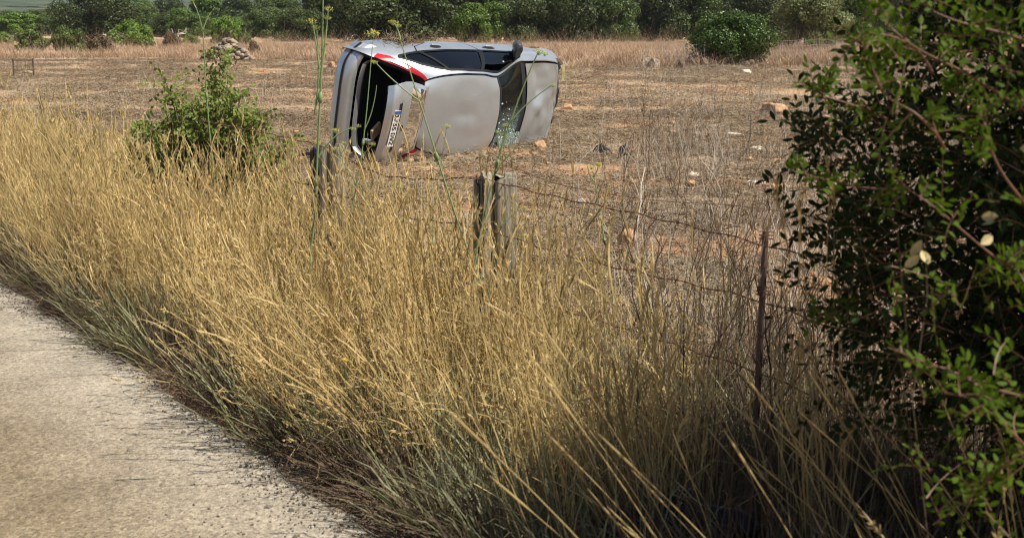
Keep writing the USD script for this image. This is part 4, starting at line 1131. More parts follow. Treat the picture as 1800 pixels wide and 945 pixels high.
# black scraps torn off the car
def scrap(px, py, w, h, seed, label):
    x, y = ground(px, py); k = y / F; z = h1(x, y)
    n = 9
    u, v = np.meshgrid(np.linspace(-.5, .5, n), np.linspace(0, 1, n), indexing='ij')
    q = np.stack([u * 3, v * 3, 0 * u], -1)
    p = np.stack([u * w * k * (1 - .5 * v), (meshkit.noise(q, seed) - .5) * w * k * .5 + v * .12, v * h * k * (.6 + .8 * meshkit.noise(q * .7, seed + 1))], -1)
    a_ = p.reshape(-1, 3); b_ = a_ + [0, .012, .004]
    i, j = np.meshgrid(np.arange(n - 1), np.arange(n - 1), indexing='ij')
    q = np.stack([i * n + j, (i + 1) * n + j, (i + 1) * n + j + 1, i * n + j + 1], -1).reshape(-1, 4)
    q = np.vstack([q[:, [0, 1, 2]], q[:, [0, 2, 3]]])
    o = obj('car_scrap', cat_([(a_, q), (b_, q[:, ::-1])]), 'black_plastic', None, 40)
    UsdGeom.Xformable(o).AddTranslateOp().Set(Gf.Vec3d(x, y, z))
    tag(o, label, 'debris')
scrap(1058, 268, 40, 16, 5, 'crumpled black plastic scrap with a weed behind it, left of the two')
scrap(1096, 280, 24, 22, 8, 'pointed black plastic shard standing up, right of the two scraps')
# black bag in the grass at the bottom
x, y = 0.56, 3.52
v, f = rock(55, (.62, .42, .36), 4, .5)
v = v * (1 + .10 * (meshkit.noise(v * 14, 4)[:, None] - .5))
v = v + .03 * np.stack([np.abs(np.sin(v[:, 0] * 26 + v[:, 2] * 20)), 0 * v[:, 0], np.abs(np.sin(v[:, 1] * 30 + v[:, 0] * 15))], 1)
o = obj('black_bag', (v, f), 'black_bag', None, True)
UsdGeom.Xformable(o).AddTranslateOp().Set(Gf.Vec3d(x, y, h1(x, y) + .12)); tag(o, 'glossy black plastic bag dumped in the shaded grass at the bottom', 'bag')

# crumbs and clods of the orange soil lying in patches
rgc2 = np.random.default_rng(91)
base_rocks = [rock(1200 + k, (1.3, 1, .7), 1, .4) for k in range(6)]
ms = []
for k in range(130):
    y = rgc2.uniform(2.45, 7.6) ** 2; x = rgc2.uniform(-.44, .44) * y
    if sdist(x, y) < 2.0:
        continue
    for _ in range(11):
        a_, b_ = x + rgc2.normal(0, .55), y + rgc2.normal(0, .16)
        sz = rgc2.gamma(2.0, .017) + .014
        v, f = base_rocks[rgc2.integers(0, 6)]
        ms.append((v @ Rot.from_euler('z', rgc2.uniform(0, 6)).as_matrix().T * sz + [a_, b_, h1(a_, b_) + .25 * sz], f))
tag(obj('soil_clods', cat_(ms), 'orange_stone'), 'crumbs and clods of orange soil scattered over the stubble field', 'soil', kind='stuff')
# ------------------------------------------------------------------ the trees behind the field
def crown(seed, w, h, z0, nblob=46, n=21000, size=.12, flat=.8):
    rg = np.random.default_rng(seed)
    th = rg.uniform(0, 2 * np.pi, nblob); cz = rg.uniform(-1, 1, nblob)
    rr = np.sqrt(np.clip(1 - np.clip(cz, 0, 1) ** 2.2 - .35 * np.clip(-cz, 0, 1) ** 2, .05, 1)) * rg.uniform(.45, .95, nblob)
    C = np.stack([rr * np.cos(th) * w / 2, rr * np.sin(th) * w / 2, z0 + h / 2 + cz * h / 2 * .82], 1)
    Rb = rg.uniform(.14, .25, nblob) * w * .72
    b = rg.choice(nblob, n, p=Rb ** 2 / (Rb ** 2).sum())
    d = unit(rg.normal(size=(n, 3)) + [0, 0, .25])
    p = C[b] + d * (Rb[b] * rg.uniform(.6, 1.06, n) ** .6)[:, None] * [1, 1, flat]
    p = p + .12 * Rb[b, None] * rg.normal(size=(n, 3))
    k = p[:, 2] > .03
    return quads(p[k], d[k] + .55 * rg.normal(size=(k.sum(), 3)), size * rg.uniform(.6, 1.3, k.sum()), rg)


def trunk_mesh(seed, h, w, r=.16, n=7):
    rg = np.random.default_rng(seed)
    ms = [tube(resample(np.array([[0, 0, -.2], [.05, .02, h * .3], [rg.normal(0, .15), rg.normal(0, .15), h * .62]]), 7), np.linspace(r, r * .6, 7), 8)]
    for k in range(n):
        th = k * 2.4 + rg.uniform(0, .6); z = h * rg.uniform(.18, .55)
        e = np.array([math.cos(th) * w * rg.uniform(.28, .42), math.sin(th) * w * rg.uniform(.28, .42), h * rg.uniform(.55, .88)])
        ms.append(tube(resample(np.array([[0, 0, z], [e[0] * .4, e[1] * .4, z + (e[2] - z) * .35], e]), 6), np.linspace(r * .5, r * .12, 6), 5))
    return cat_(ms)


def tree_kind(name, seed, w, h, z0, m, **kw):
    p = kind(name)
    obj('trunk', trunk_mesh(seed, z0 + h, w), 'grey_bark', p)
    obj('crown', crown(seed, w, h, z0, **kw), m, p)
    return p, w, z0 + h


TK = {'oak_dark': tree_kind('holm_oak_kind', 1, 7, 4.6, .1, 'oak_dark'), 'oak_dark2': tree_kind('broad_oak_kind', 2, 7.5, 4.9, .1, 'oak_dark', nblob=60), 'oak_mid': tree_kind('mid_oak_kind', 3, 6.5, 4.8, .1, 'oak_mid'),
      'oak_mid2': tree_kind('mixed_oak_kind', 4, 6.5, 5.3, .1, 'oak_mid', nblob=36), 'green': tree_kind('green_tree_kind', 5, 5, 4.4, .1, 'tree_green'), 'olive': tree_kind('olive_kind', 6, 5, 4.2, .2, 'olive_leaf', size=.09),
      'shrub': tree_kind('round_shrub_kind', 7, 2.6, 1.9, .02, 'oak_mid', nblob=24, n=9000, size=.075), 'shrub_green': tree_kind('green_shrub_kind', 8, 3.0, 1.9, .02, 'tree_green', nblob=24, n=9000, size=.08),
      'shrub_brown': tree_kind('brown_shrub_kind', 9, 3, 1.1, .02, 'brown_bush', nblob=20, n=8000, size=.07)}


def tree(px, py, top, wpx, k, label, group=None, name='tree', rot=None, cat='tree', z=-.25):
    """tree whose foot is at (px, py), crown top at row `top`, wpx wide"""
    x, y = ground(px, py + (6 if py < 76 and py > 53 else 0), z)
    p, w, h = TK[k]
    zz = h1(x, y)
    sx = wpx * y / F / w; sz = ((EYE - zz) + (HY - top) * y / F) / h * 1.12
    thing(name, label, cat, (x, y, zz - .05), (px * 7.3) % 360 if rot is None else rot, group, p, (sx, sx, sz))


# left: rows of trees and bushes seen over the field
tree(168, 66, -8, 135, 'oak_dark2', 'large spreading dark oak tallest on the left of the field')
tree(95, 56, 22, 90, 'oak_dark', 'low dark green tree left of the large spreading oak')
tree(22, 52, 24, 60, 'oak_mid', 'small green tree at the far left edge behind the field')
tree(45, 50, 6, 80, 'olive', 'hazy grey green tree far off at the left edge')
tree(258, 60, 16, 75, 'oak_mid2', 'mid green rounded tree right of the large spreading oak')
tree(322, 62, 22, 50, 'green', 'fresh green small tree in the row left of the stone heap')
tree(300, 55, 8, 70, 'oak_dark', 'dark tree behind the fresh green small tree')
tree(365, 58, -4, 70, 'green', 'tall yellow green tree above the stone heap')
tree(420, 58, 6, 85, 'oak_dark2', 'broad dark oak behind the stone heap')
tree(470, 66, 22, 80, 'oak_mid', 'broad mid green tree right of the stone heap')
tree(525, 70, 24, 90, 'oak_dark', 'dark round oak with shaded trunk left of the bleached dead tree')
tree(480, 56, -2, 100, 'oak_mid2', 'tall tree rising behind the broad mid green tree')
tree(560, 60, -6, 90, 'oak_dark2', 'tall dark oak behind the bleached dead tree')
tree(240, 52, 2, 70, 'green', 'bright green tree peeping out behind the large spreading oak')
tree(590, 52, 2, 70, 'oak_mid', 'mid green tree far behind the bleached dead tree')
tree(130, 50, 10, 60, 'oak_mid', 'mid green tree far behind the low dark tree on the left')
for px, py, top, w, k, lab in [(55, 92, 62, 46, 'shrub', 'round dark green bush farthest left on the field edge'), (122, 92, 57, 50, 'shrub', 'round grey green bush below the large spreading oak'),
                               (230, 84, 50, 60, 'shrub_green', 'bright green bush right of the large spreading oak'), (172, 90, 74, 60, 'shrub_brown', 'low brown green bush between two round bushes'),
                               (300, 83, 68, 28, 'shrub_brown', 'small brown bush left of the stone heap'), (400, 80, 43, 42, 'shrub_green', 'upright green bush directly behind the stone heap'),
                               (428, 80, 64, 20, 'shrub', 'small bush at the right shoulder of the stone heap'), (8, 80, 65, 30, 'shrub_green', 'low green bush cut by the left picture edge'),
                               (445, 95, 82, 18, 'shrub_brown', 'little ochre bush on the right of the stone heap'), (335, 78, 68, 26, 'shrub_green', 'little green bush in the gap left of the upright green bush')]:
    tree(px, py + 6, top - 5, w * 1.25, k, lab, name='bush', cat='bush')
# centre and right: the wall of oaks
tree(700, 74, -20, 190, 'oak_dark2', 'big dark oak standing directly behind the wrecked car', rot=40)
tree(640, 70, -14, 110, 'oak_dark', 'dark oak at the left shoulder of the big oak behind the car')
tree(830, 74, 16, 72, 'green', 'lighter green rounded tree above the roof of the car')
tree(872, 72, 14, 60, 'green', 'lighter green narrow tree right of the rounded one above the car', rot=200)
tree(925, 72, 8, 100, 'oak_dark', 'dark oak right of the two lighter trees above the car')
tree(1000, 72, -8, 110, 'oak_dark2', 'dark oak with visible branches above the front of the car')
tree(1075, 72, 0, 95, 'oak_mid', 'mid green oak second right of the car in the tree line')
tree(1150, 70, -6, 110, 'oak_dark', 'dark oak left of the round bright green bush in the tree line')
tree(1225, 70, -8, 110, 'oak_mid2', 'mid green oak directly behind the yellowish bush')
tree(1330, 72, -10, 120, 'oak_dark2', 'very dark oak behind the right side of the round bright green bush')
tree(1256, 108, 38, 84, 'olive', 'yellowish olive bush behind the round bright green bush', name='bush', cat='bush')
TK['vivid'] = tree_kind('vivid_bush_kind', 10, 4, 2.1, .25, 'vivid_bush', nblob=90, n=24000, size=.06)
tree(1290, 115, 36, 132, 'vivid', 'round bright green bush standing behind the far mesh fence', name='bush', cat='bush')
tree(1425, 100, -8, 122, 'olive', 'olive green tree standing forward beside the dark foreground bush')
tree(1480, 90, -10, 120, 'oak_mid', 'mid green tree half hidden behind the dark foreground bush')
GB = 'oaks in the back rows of the tree line'
rgt = np.random.default_rng(19)
for k, px in enumerate(np.arange(585, 1900, 62)):
    tree(px + rgt.uniform(-15, 15), 66, rgt.uniform(-50, -16), rgt.uniform(95, 130), ['oak_dark', 'oak_mid', 'oak_dark2', 'oak_mid2'][k % 4], 'oak crowded into the back row of the tree line behind the field', GB, name='oak')
for k, px in enumerate(np.arange(600, 1900, 75)):
    tree(px + rgt.uniform(-15, 15), 61, rgt.uniform(-90, -55), rgt.uniform(120, 160), ['oak_dark2', 'oak_mid2', 'oak_mid', 'green'][k % 4], 'oak crowded into the back row of the tree line behind the field', GB, name='oak')
GM = 'oaks of the second row behind the left of the field'
for k, px in enumerate(np.arange(-30, 640, 36)):
    tree(px + rgt.uniform(-12, 12), rgt.uniform(56, 62), rgt.uniform(24, 38), rgt.uniform(60, 95), ['oak_mid', 'oak_dark', 'green', 'oak_mid2', 'oak_dark2'][k % 5], 'oak of the second row behind the left half of the field', GM, name='oak')
GL = 'distant trees under the hills on the left'
for k, px in enumerate(np.arange(-40, 640, 26)):
    tree(px + rgt.uniform(-12, 12), 50.5, rgt.uniform(14, 27), rgt.uniform(50, 80), ['oak_mid', 'olive', 'oak_dark', 'green'][k % 4], 'distant tree below the hazy hills on the left', GL, name='far_tree')
# bleached dead wood between the trees
def snag(px, py, hpx, seed, label, spread=1.0):
    x, y = ground(px, py); k = y / F; rg = np.random.default_rng(seed)
    t = thing('dead_tree', label, 'dead tree', (x, y, h1(x, y)))
    hm = hpx * k
    for b in range(8):
        th = rg.uniform(0, 6.28); e = np.array([math.cos(th) * hm * .9 * spread, math.sin(th) * hm * .4, hm * rg.uniform(.3, 1)])
        pts = resample(np.array([[0, 0, 0], e * [.3, .3, .55] + rg.normal(0, .1, 3), e * [.7, .7, .7] + rg.normal(0, .15, 3), e]), 10)
        obj('branch', tube(pts, np.linspace(.085, .02, 10), 5), 'bleached_wood', t)
snag(610, 74, 34, 3, 'bleached dead tree with twisted white branches left of the big oak', 1.2)
snag(585, 72, 24, 4, 'smaller bleached dead tree beside the twisted white one', 1.0)
snag(312, 72, 22, 5, 'bleached dead branches standing left of the stone heap', .8)
snag(192, 76, 20, 6, 'pale dead branches in front of the large spreading oak', .6)
# ------------------------------------------------------------------ shrub, fennel, dead stalks on the verge
def sprigs(C, D, rg, nl, L, leaf_l, leaf_w, droop=.1, nb=(0, 0, .25)):
    """leafy twigs: returns twig mesh and leaf arrays"""
    n = len(C); D = unit(D)
    t = np.linspace(0, 1, 5)
    bend = rg.normal(0, .18, (n, 3)) - [0, 0, droop]
    P = C[:, None] + D[:, None] * (L[:, None] * t)[..., None] + bend[:, None] * (L[:, None] * t ** 2)[..., None]
    tw = stems(P, np.full((n, 1), .0016) * np.linspace(1.2, .5, 5))
    b = np.repeat(np.arange(n), nl); u = np.tile(np.linspace(.12, 1, nl), n)
    k = np.minimum((u * 4).astype(int), 3); w = u * 4 - k
    base = P[b, k] * (1 - w[:, None]) + P[b, k + 1] * w[:, None]
    T = unit(P[b, k + 1] - P[b, k])
    S0 = unit(np.cross(T, rg.normal(size=(n, 3))[b])); N = np.cross(S0, T)
    sg = np.where(np.tile(np.arange(nl), n) % 2 == 0, 1, -1)[:, None]
    dr = unit(T * .55 + S0 * sg * .95 + .22 * rg.normal(size=T.shape))
    last = np.tile(np.arange(nl) == nl - 1, n)[:, None]
    dr = np.where(last, T, dr)
    lv = (base, dr, unit(N + .35 * rg.normal(size=T.shape) + np.array(nb)), rg.uniform(.75, 1.2, len(b)) * leaf_l, rg.uniform(.8, 1.15, len(b)) * leaf_w)
    return tw, lv


# leafy shrub on the fence line, left of the car
rg = np.random.default_rng(23)
sx_, sy_ = at(372, 300, 9.4)[:2]; sz_ = h1(sx_, sy_)
t = thing('leafy_shrub', 'leafy green shrub growing out of the dry grass left of the car', 'shrub', (sx_, sy_, sz_))
tops = [(0, 1.5), (.08, 1.75), (-.12, 1.3), (-.26, 1.5), (-.36, 1.32), (.30, 1.42), (.43, 1.22), (-.52, 1.1), (.56, 1.05), (-.6, .75), (.58, .7), (.15, 1.5), (-.28, 1.3), (-.36, 1.05), (.32, 1.1), (.45, .95), (-.48, .8), (.1, 1.2), (-.1, 1.0), (.25, .8), (-.3, .7), (.42, .6), (-.05, 1.35), (.2, 1.25), (-.42, 1.2), (.36, 1.3), (-.2, 1.15), (.5, .75), (-.55, .95), (.12, 1.4), (-.33, .9), (.3, 1.0), (-.15, 1.3), (.0, .9)]
Cs, Ds = [], []
for x, z in tops:
    yv = rg.uniform(-.3, .3)
    pts = resample(np.array([[x * .15, yv * .2, -.05], [x * .5, yv * .5, z * .5], [x, yv, z * .95]]), 12)
    obj('branch', tube(pts, np.linspace(.011, .003, 12), 5), 'grey_bark', t)
    m = int(14 + 40 * z)
    u = rg.uniform(.22, 1, m) ** .8
    c = np.stack([np.interp(u, np.linspace(0, 1, 12), pts[:, k]) for k in range(3)], 1)
    Cs.append(c); d = rg.normal(size=(m, 3)) * [1, 1, .6] + [0, 0, .45]; Ds.append(d)
C = np.vstack(Cs); D = np.vstack(Ds)
tw, lv = sprigs(C, D, rg, 8, rg.uniform(.08, .20, len(C)), .036, .023, nb=(.35, -.6, .9))
tag(obj('twig', tw, 'red_twig', t), kind='stuff')
def leaf_parts(t, lv, m, limit=300, front=None):
    """the leaves nearest the road as single parts, the rest joined"""
    n = len(lv[0])
    order = np.argsort(front if front is not None else lv[0][:, 1])
    big = order[:limit]; rest = order[limit:]
    for k in big:
        obj('leaf', leaves(*[a_[k:k + 1] for a_ in lv]), m if isinstance(m, str) else m[k % len(m)], t)
    tag(obj('foliage', leaves(*[a_[rest] for a_ in lv]), m if isinstance(m, str) else m[0], t, True), kind='stuff')
leaf_parts(t, lv, 'shrub_leaf')
# seedlings of the same shrub beside it
for px, py, Y, hh, lab in [(213, 330, 9.6, .42, 'thin leafy seedling in the grass left of the leafy shrub'), (585, 330, 7.6, .35, 'thin leafy sprout beside the squat grey post')]:
    p = at(px, py, Y); z = h1(p[0], p[1])
    t = thing('seedling', lab, 'plant', (p[0], p[1], z))
    hh = p[2] + 70 * Y / F - z
    obj('stem', tube([[0, 0, -.03], [.02, 0, hh * .5], [.0, 0, hh]], [.005, .004, .002], 5), 'fennel_stem', t)
    u = rg.uniform(.35, 1, 26)
    tw, lv = sprigs(np.stack([.01 + 0 * u, 0 * u, u * hh], 1), rg.normal(size=(26, 3)) + [0, 0, .3], rg, 5, rg.uniform(.03, .07, 26), .034, .02)
    tag(obj('leaf_cluster', cat_([leaves(*lv), tw]), 'shrub_leaf', t), kind='stuff')


def umbel(c, d, r, rg, rays=11):
    """a flat flower head on thin rays: stalks mesh, flowers mesh"""
    d = unit(d); a_ = unit(np.cross(d, [.3, .9, .1])); b_ = np.cross(d, a_)
    th = np.arange(rays) * 2.4; rr = np.sqrt((np.arange(rays) + .4) / rays) * r
    e = c + a_ * (np.cos(th) * rr)[:, None] + b_ * (np.sin(th) * rr)[:, None] + d * (r * .85 - .25 * rr ** 2 / r)[:, None]
    st_ = stems(np.stack([np.tile(c, (rays, 1)), (c + e) / 2 + d * r * .04, e], 1), np.full((rays, 3), .0009))
    nf = 12
    fc = np.repeat(e, nf, 0) + rg.normal(0, r * .11, (rays * nf, 3)) * 1.0
    return st_, quads(fc, np.tile(d, (len(fc), 1)) + .5 * rg.normal(size=fc.shape), np.full(len(fc), r * .085), rg)


def fennel(label, stem_px, Y, r, branches=(), umbels=(), foot=True):
    """tall stem through photo points at distance Y, side branches, flower heads (px, py, radius)"""
    rg = np.random.default_rng(int(stem_px[0][0] * 3 + Y * 10))
    pts = np.array([at(px, py, Y) for px, py in stem_px])
    if foot:
        z = h1(pts[0, 0], pts[0, 1])
        pts = np.vstack([[pts[0, 0] + .03, pts[0, 1], z - .04], pts])
    base = pts[0].copy()
    t = thing('fennel', label, 'fennel', base)
    P = resample(pts - base, 24)
    obj('stem', tube(P, np.linspace(r * .85, r * .36, 24), 7), 'fennel_stem', t, True)
    for k in (6, 11, 16):                                          # swollen joints
        d = unit(P[k + 1] - P[k])
        obj('joint', tube([P[k] - d * r * 2.5, P[k], P[k] + d * r * 2.5], [r * .95, r * 1.35, r * .8], 7), 'fennel_stem', t, True)
    for br in branches:
        b = np.array([at(px, py, Y) for px, py in br]) - base
        obj('branch', tube(resample(b, 10), np.linspace(r * .55, r * .3, 10), 6), 'fennel_stem', t, True)
    for px, py, rad_ in umbels:
        c = at(px, py, Y) - base
        d = np.array([.15, -.25, 1.0])
        a1, a2 = umbel(c - unit(d) * rad_ * .8, d, rad_, rg)
        h_ = obj('flower_head', a2, 'fennel_flower', t)
        obj('rays', a1, 'fennel_stem', h_)
    return t


fennel('tallest thick fennel stem crossing the left of the car, out of the picture top', [(545, 470), (553, 380), (560, 230), (566, 100), (568, -40)], 6.6, .0105,
       [[(553, 200), (560, 120), (556, 45)], [(562, 150), (572, 70), (577, 16)], [(561, 120), (553, 60), (548, 36)], [(556, 285), (590, 240), (618, 225)]], [(577, 14, .03), (575, 30, .026), (548, 36, .032), (556, 47, .025), (620, 225, .02), (574, 75, .018)])
fennel('forked fennel stem rising out of the leafy shrub', [(378, 330), (370, 250), (362, 150), (357, 60), (345, 15)], 8.6, .009, [[(356, 55), (365, 32), (377, 14)], [(345, 15), (340, 5), (337, -5)]], [(337, -2, .03)])
fennel('fennel with a yellow head crossing the roof of the car diagonally', [(850, 520), (815, 420), (790, 345), (757, 240), (722, 130), (704, 72)], 5.9, .0072, [[(738, 178), (690, 140), (660, 110)], [(704, 72), (700, 55), (692, 40)], [(770, 290), (760, 270), (752, 262)]], [(692, 38, .027), (700, 44, .02), (658, 108, .018)])
fennel('fennel bending right in front of the shattered windscreen', [(835, 470), (852, 380), (873, 290), (897, 215), (925, 140), (946, 92)], 5.6, .0075, [[(897, 215), (930, 180), (970, 150)], [(880, 265), (886, 240), (890, 220)], [(866, 315), (880, 290), (905, 262)], [(880, 270), (874, 240), (873, 230)]], [(948, 88, .03), (958, 92, .022), (972, 148, .018), (891, 219, .018), (874, 231, .016), (884, 235, .015)])
fennel('fennel with a drooping yellow head at the open boot of the car', [(612, 420), (632, 300), (645, 190), (652, 110), (657, 62)], 6.2, .0055, [[(640, 230), (655, 190), (662, 150)], [(627, 325), (604, 285), (590, 262)], [(657, 62), (654, 56), (652, 50)]], [(657, 56, .034), (650, 60, .024), (590, 260, .02), (604, 250, .018)])
fennel('thin fennel sprig in front of the lower edge of the car roof', [(760, 400), (770, 330), (780, 260), (785, 222)], 6.0, .0035, [[(775, 295), (760, 285), (752, 280)]], [(786, 220, .022)])
fennel('short fennel with many small yellow heads beside the squat grey post', [(640, 400), (618, 330), (600, 270), (590, 232)], 7.0, .0045, [[(612, 310), (640, 270), (655, 255)], [(606, 290), (575, 262), (558, 250)], [(600, 270), (620, 240), (630, 222)], [(618, 330), (660, 320), (700, 330)]], [(590, 228, .026), (655, 252, .02), (558, 248, .024), (630, 220, .02), (704, 328, .02), (612, 265, .018)])
fennel('bright fennel sprout tip on a pale stalk right of the timber post', [(1075, 500), (1062, 420), (1050, 340), (1042, 300)], 6.3, .0065, [[(1046, 320), (1036, 305), (1033, 292)], [(1044, 310), (1050, 298), (1052, 288)]], [(1040, 292, .022), (1052, 287, .018)])
fennel('low bushy fennel in the grass at the foot of the timber post', [(840, 600), (860, 500), (880, 400), (893, 345)], 5.3, .0045, [[(872, 440), (850, 400), (838, 372)], [(866, 470), (900, 430), (925, 415)], [(880, 400), (905, 375), (920, 365)], [(860, 500), (830, 470), (800, 455)]], [(838, 372, .018), (926, 413, .016), (921, 364, .016), (799, 454, .016)])
# small yellow daisy head in the grass
p = at(606, 632, 4.75)
t = thing('yellow_flower', 'single yellow flower in the grass near the road', 'flower', p)
obj('flower_disc', quads(R.normal(0, .007, (40, 3)) * [1, 1, .5], np.tile([0, -.5, 1.0], (40, 1)) + .4 * R.normal(size=(40, 3)), np.full(40, .006), R), 'flower_gold', t)
obj('stem', tube([[0, 0, 0], [.01, .02, -.15], [.02, .05, -.4]], .0018, 5), 'fennel_stem', t)

# tall dead stalks between the fence and the car
def stalk_mesh(seed):
    rg = np.random.default_rng(seed)
    P = resample(np.array([[0, 0, -.03], [rg.normal(0, .03), rg.normal(0, .03), .35], [rg.normal(0, .06), rg.normal(0, .05), .7], [rg.normal(0, .1), rg.normal(0, .06), 1.0]]), 14)
    P[1:] += rg.normal(0, .004, (13, 3))
    ms = [tube(P, np.linspace(.006, .0022, 14), 5)]
    br = []
    for _ in range(rg.integers(3, 8)):
        k = rg.integers(4, 13); th = rg.uniform(0, 6.28); l = rg.uniform(.08, .3)
        d = np.array([math.cos(th) * .55, math.sin(th) * .55, .8])
        br.append(tube(np.array([P[k], P[k] + d * l * .5 + rg.normal(0, .012, 3), P[k] + d * l]), [.0026, .002, .0012], 4))
    return ms[0], br
SK = []
for k in range(7):
    p = kind(f'stalk_kind_{"abcdefg"[k]}'); a_, b_ = stalk_mesh(30 + k)
    obj('stem', a_, 'pale_stalk' if k < 4 else 'dead_brown', p); [obj('side_twig', q_, 'pale_stalk' if k < 4 else 'dead_brown', p) for q_ in b_]
    SK.append(p)
rg = np.random.default_rng(41)
notable = [((1122, 560, 1150, 300, 6.2), 0, 'tall pale dead stalk second right of the timber post'), ((1190, 620, 1150, 420, 5.3), 1, 'pale crooked dead stalk below the wire, left of the steel stake'), ((1110, 620, 1135, 480, 5.2), 2, 'short bright dead stalk leaning right under the wire'),
           ((1230, 330, 1260, 210, 12), 3, 'thin white dead twig slanting in the stubble left of the big boulder'), ((1075, 225, 1082, 150, 19), 0, 'upright white dead stalk in the stubble right of the car bonnet'), ((1100, 470, 1046, 320, 6.6), 3, 'pale dead stalk bending left below the fennel sprout')]
for (xa, ya, xb, yb, Y), k, lab in notable:
    a_, b_ = at(xa, ya, Y), at(xb, yb, Y)
    z = h1(a_[0], a_[1])
    o = UsdGeom.Xform.Define(stage, numbered('/World/dead_stalk')); L = b_[2] - z
    o.AddTranslateOp().Set(Gf.Vec3d(float(a_[0]), float(a_[1]), z))
    o.AddRotateYOp().Set(float(np.degrees(np.arctan2(b_[0] - a_[0], L)))); o.AddScaleOp().Set(Gf.Vec3f(float(L * .9), float(L * .9), float(L)))
    o.GetPrim().GetReferences().AddInternalReference(SK[k]); o.GetPrim().SetInstanceable(True)
    tag(o.GetPrim(), lab, 'dead stalk')
for k in range(190):
    while True:
        y = rg.uniform(5.2, 20) if k < 110 else rg.uniform(4.2, 8); x = rg.uniform(.02, .36) * y if k < 110 else rg.uniform(.10, .3) * y
        if sdist(x, y) > (1.6 if k < 110 else .9):
            break
    dk = k >= 110 or rg.uniform() < .4
    s_ = rg.uniform(.4, 1.0) if k < 110 else rg.uniform(.6, 1.0)
    o = thing('weed_stalk', 'brown dead weed stalk standing among others by the fence' if dk else 'pale dead weed stalk standing among others in the stubble', 'dead stalk', (x, y, h1(x, y)), rg.uniform(0, 360),
              'brown dead weed stalks by the fence' if dk else 'pale dead weed stalks in the stubble', SK[4 + k % 3] if dk else SK[k % 4], (s_, s_, s_ * rg.uniform(.8, 1.1)))
# brown dead brush tangled against the wire
rg = np.random.default_rng(51)
for px, py, Y, w, lab in [(760, 335, 8.0, .9, 'red brown dead brush tangled under the wire in front of the car'), (640, 340, 7.8, .5, 'smaller dead brush tangled behind the squat grey post'), (1140, 205, 24, .9, 'ochre dry thistle clump in the stubble right of the car'), (520, 190, 24, .8, 'ochre dry weed clump in the field left of the car'), (1390, 250, 12, .7, 'brown dead weed with seed heads left of the dark bush')]:
    p = at(px, py, Y); z = h1(p[0], p[1])
    n = 130
    c = rg.normal(0, 1, (n, 3)) * [w * .35, w * .2, .02]; d = unit(rg.normal(size=(n, 3)) * [1, 1, .6] + [0, 0, .6]); l = rg.uniform(.15, .5, n)[:, None] * (w ** .5)
    P = np.stack([c, c + d * l * .5 + rg.normal(0, .04, (n, 3)), c + d * l + rg.normal(0, .05, (n, 3))], 1)
    P[:, :, 2] = np.maximum(P[:, :, 2], 0.0)
    tag(obj('dead_brush', (lambda m: (m[0] + [p[0], p[1], z], m[1]))(stems(P, np.array([.003, .0022, .001])[None] * np.ones((n, 1)))), 'dead_russet'), lab, 'dead weed')
# ------------------------------------------------------------------ the dark bush in the right foreground
rg = np.random.default_rng(61)
bx, by = 1.98, 3.35; bz = h1(bx, by)
t = thing('dark_bush', 'big dark leaved bush in the right foreground hanging over the verge', 'bush', (bx, by, bz))
# main branches
nb = 30
tips = []
for k in range(nb):
    th = rg.uniform(0, 2 * np.pi) if k > 9 else rg.uniform(2.4, 4.2); el = rg.uniform(.15, 1.35)
    r_ = rg.uniform(.8, 1.15)
    e = np.array([math.cos(th) * math.cos(el) * 1.15 * r_, math.sin(th) * math.cos(el) * 1.0 * r_, .35 + math.sin(el) * 1.9 * r_])
    pts = resample(np.array([[rg.normal(0, .08), rg.normal(0, .08), -.05], e * [.3, .3, .45] + rg.normal(0, .06, 3), e * [.7, .7, .8] + rg.normal(0, .06, 3), e]), 14)
    obj('branch', tube(pts, np.linspace(.020, .004, 14), 6), 'grey_bark', t, True)
    tips.append(pts)
# leafy twigs fill an uneven shell
n = 8000
d = unit(rg.normal(size=(n, 3)) + [-.25, -.1, .1])
rr = rg.uniform(.12, 1.0, n) ** .5
lump = .72 + .60 * meshkit.fbm(d * 2.3 + 11, 3, 5)
C = d * [1.20, 1.0, 1.35] * (rr * lump)[:, None] + [0, 0, 1.25]
k = C[:, 2] > .42 + .25 * rg.normal(size=n) * .3
dens = .6 * meshkit.noise(C * 3.4, 17) + .4 * meshkit.noise(C * 7, 18)
k &= (dens > .42) | (C[:, 0] > -.45)
C, d = C[k], d[k]
n2 = 5200                                                      # dense heart of the bush
d2 = unit(rg.normal(size=(n2, 3)))
C2 = d2 * [.95, .85, 1.15] * (rg.uniform(0, .8, n2) ** .5)[:, None] + [.12, .05, 1.15]
n3 = 4200                                                      # its unseen top, added to shade the leaves below
d3 = unit(rg.normal(size=(n3, 3)))
C3 = d3 * [1.15, 1.0, .8] * (rg.uniform(.05, 1, n3) ** .4)[:, None] + [.50, -.25, 2.45]
C, d = np.vstack([C, C2, C3]), np.vstack([d, d2, d3])
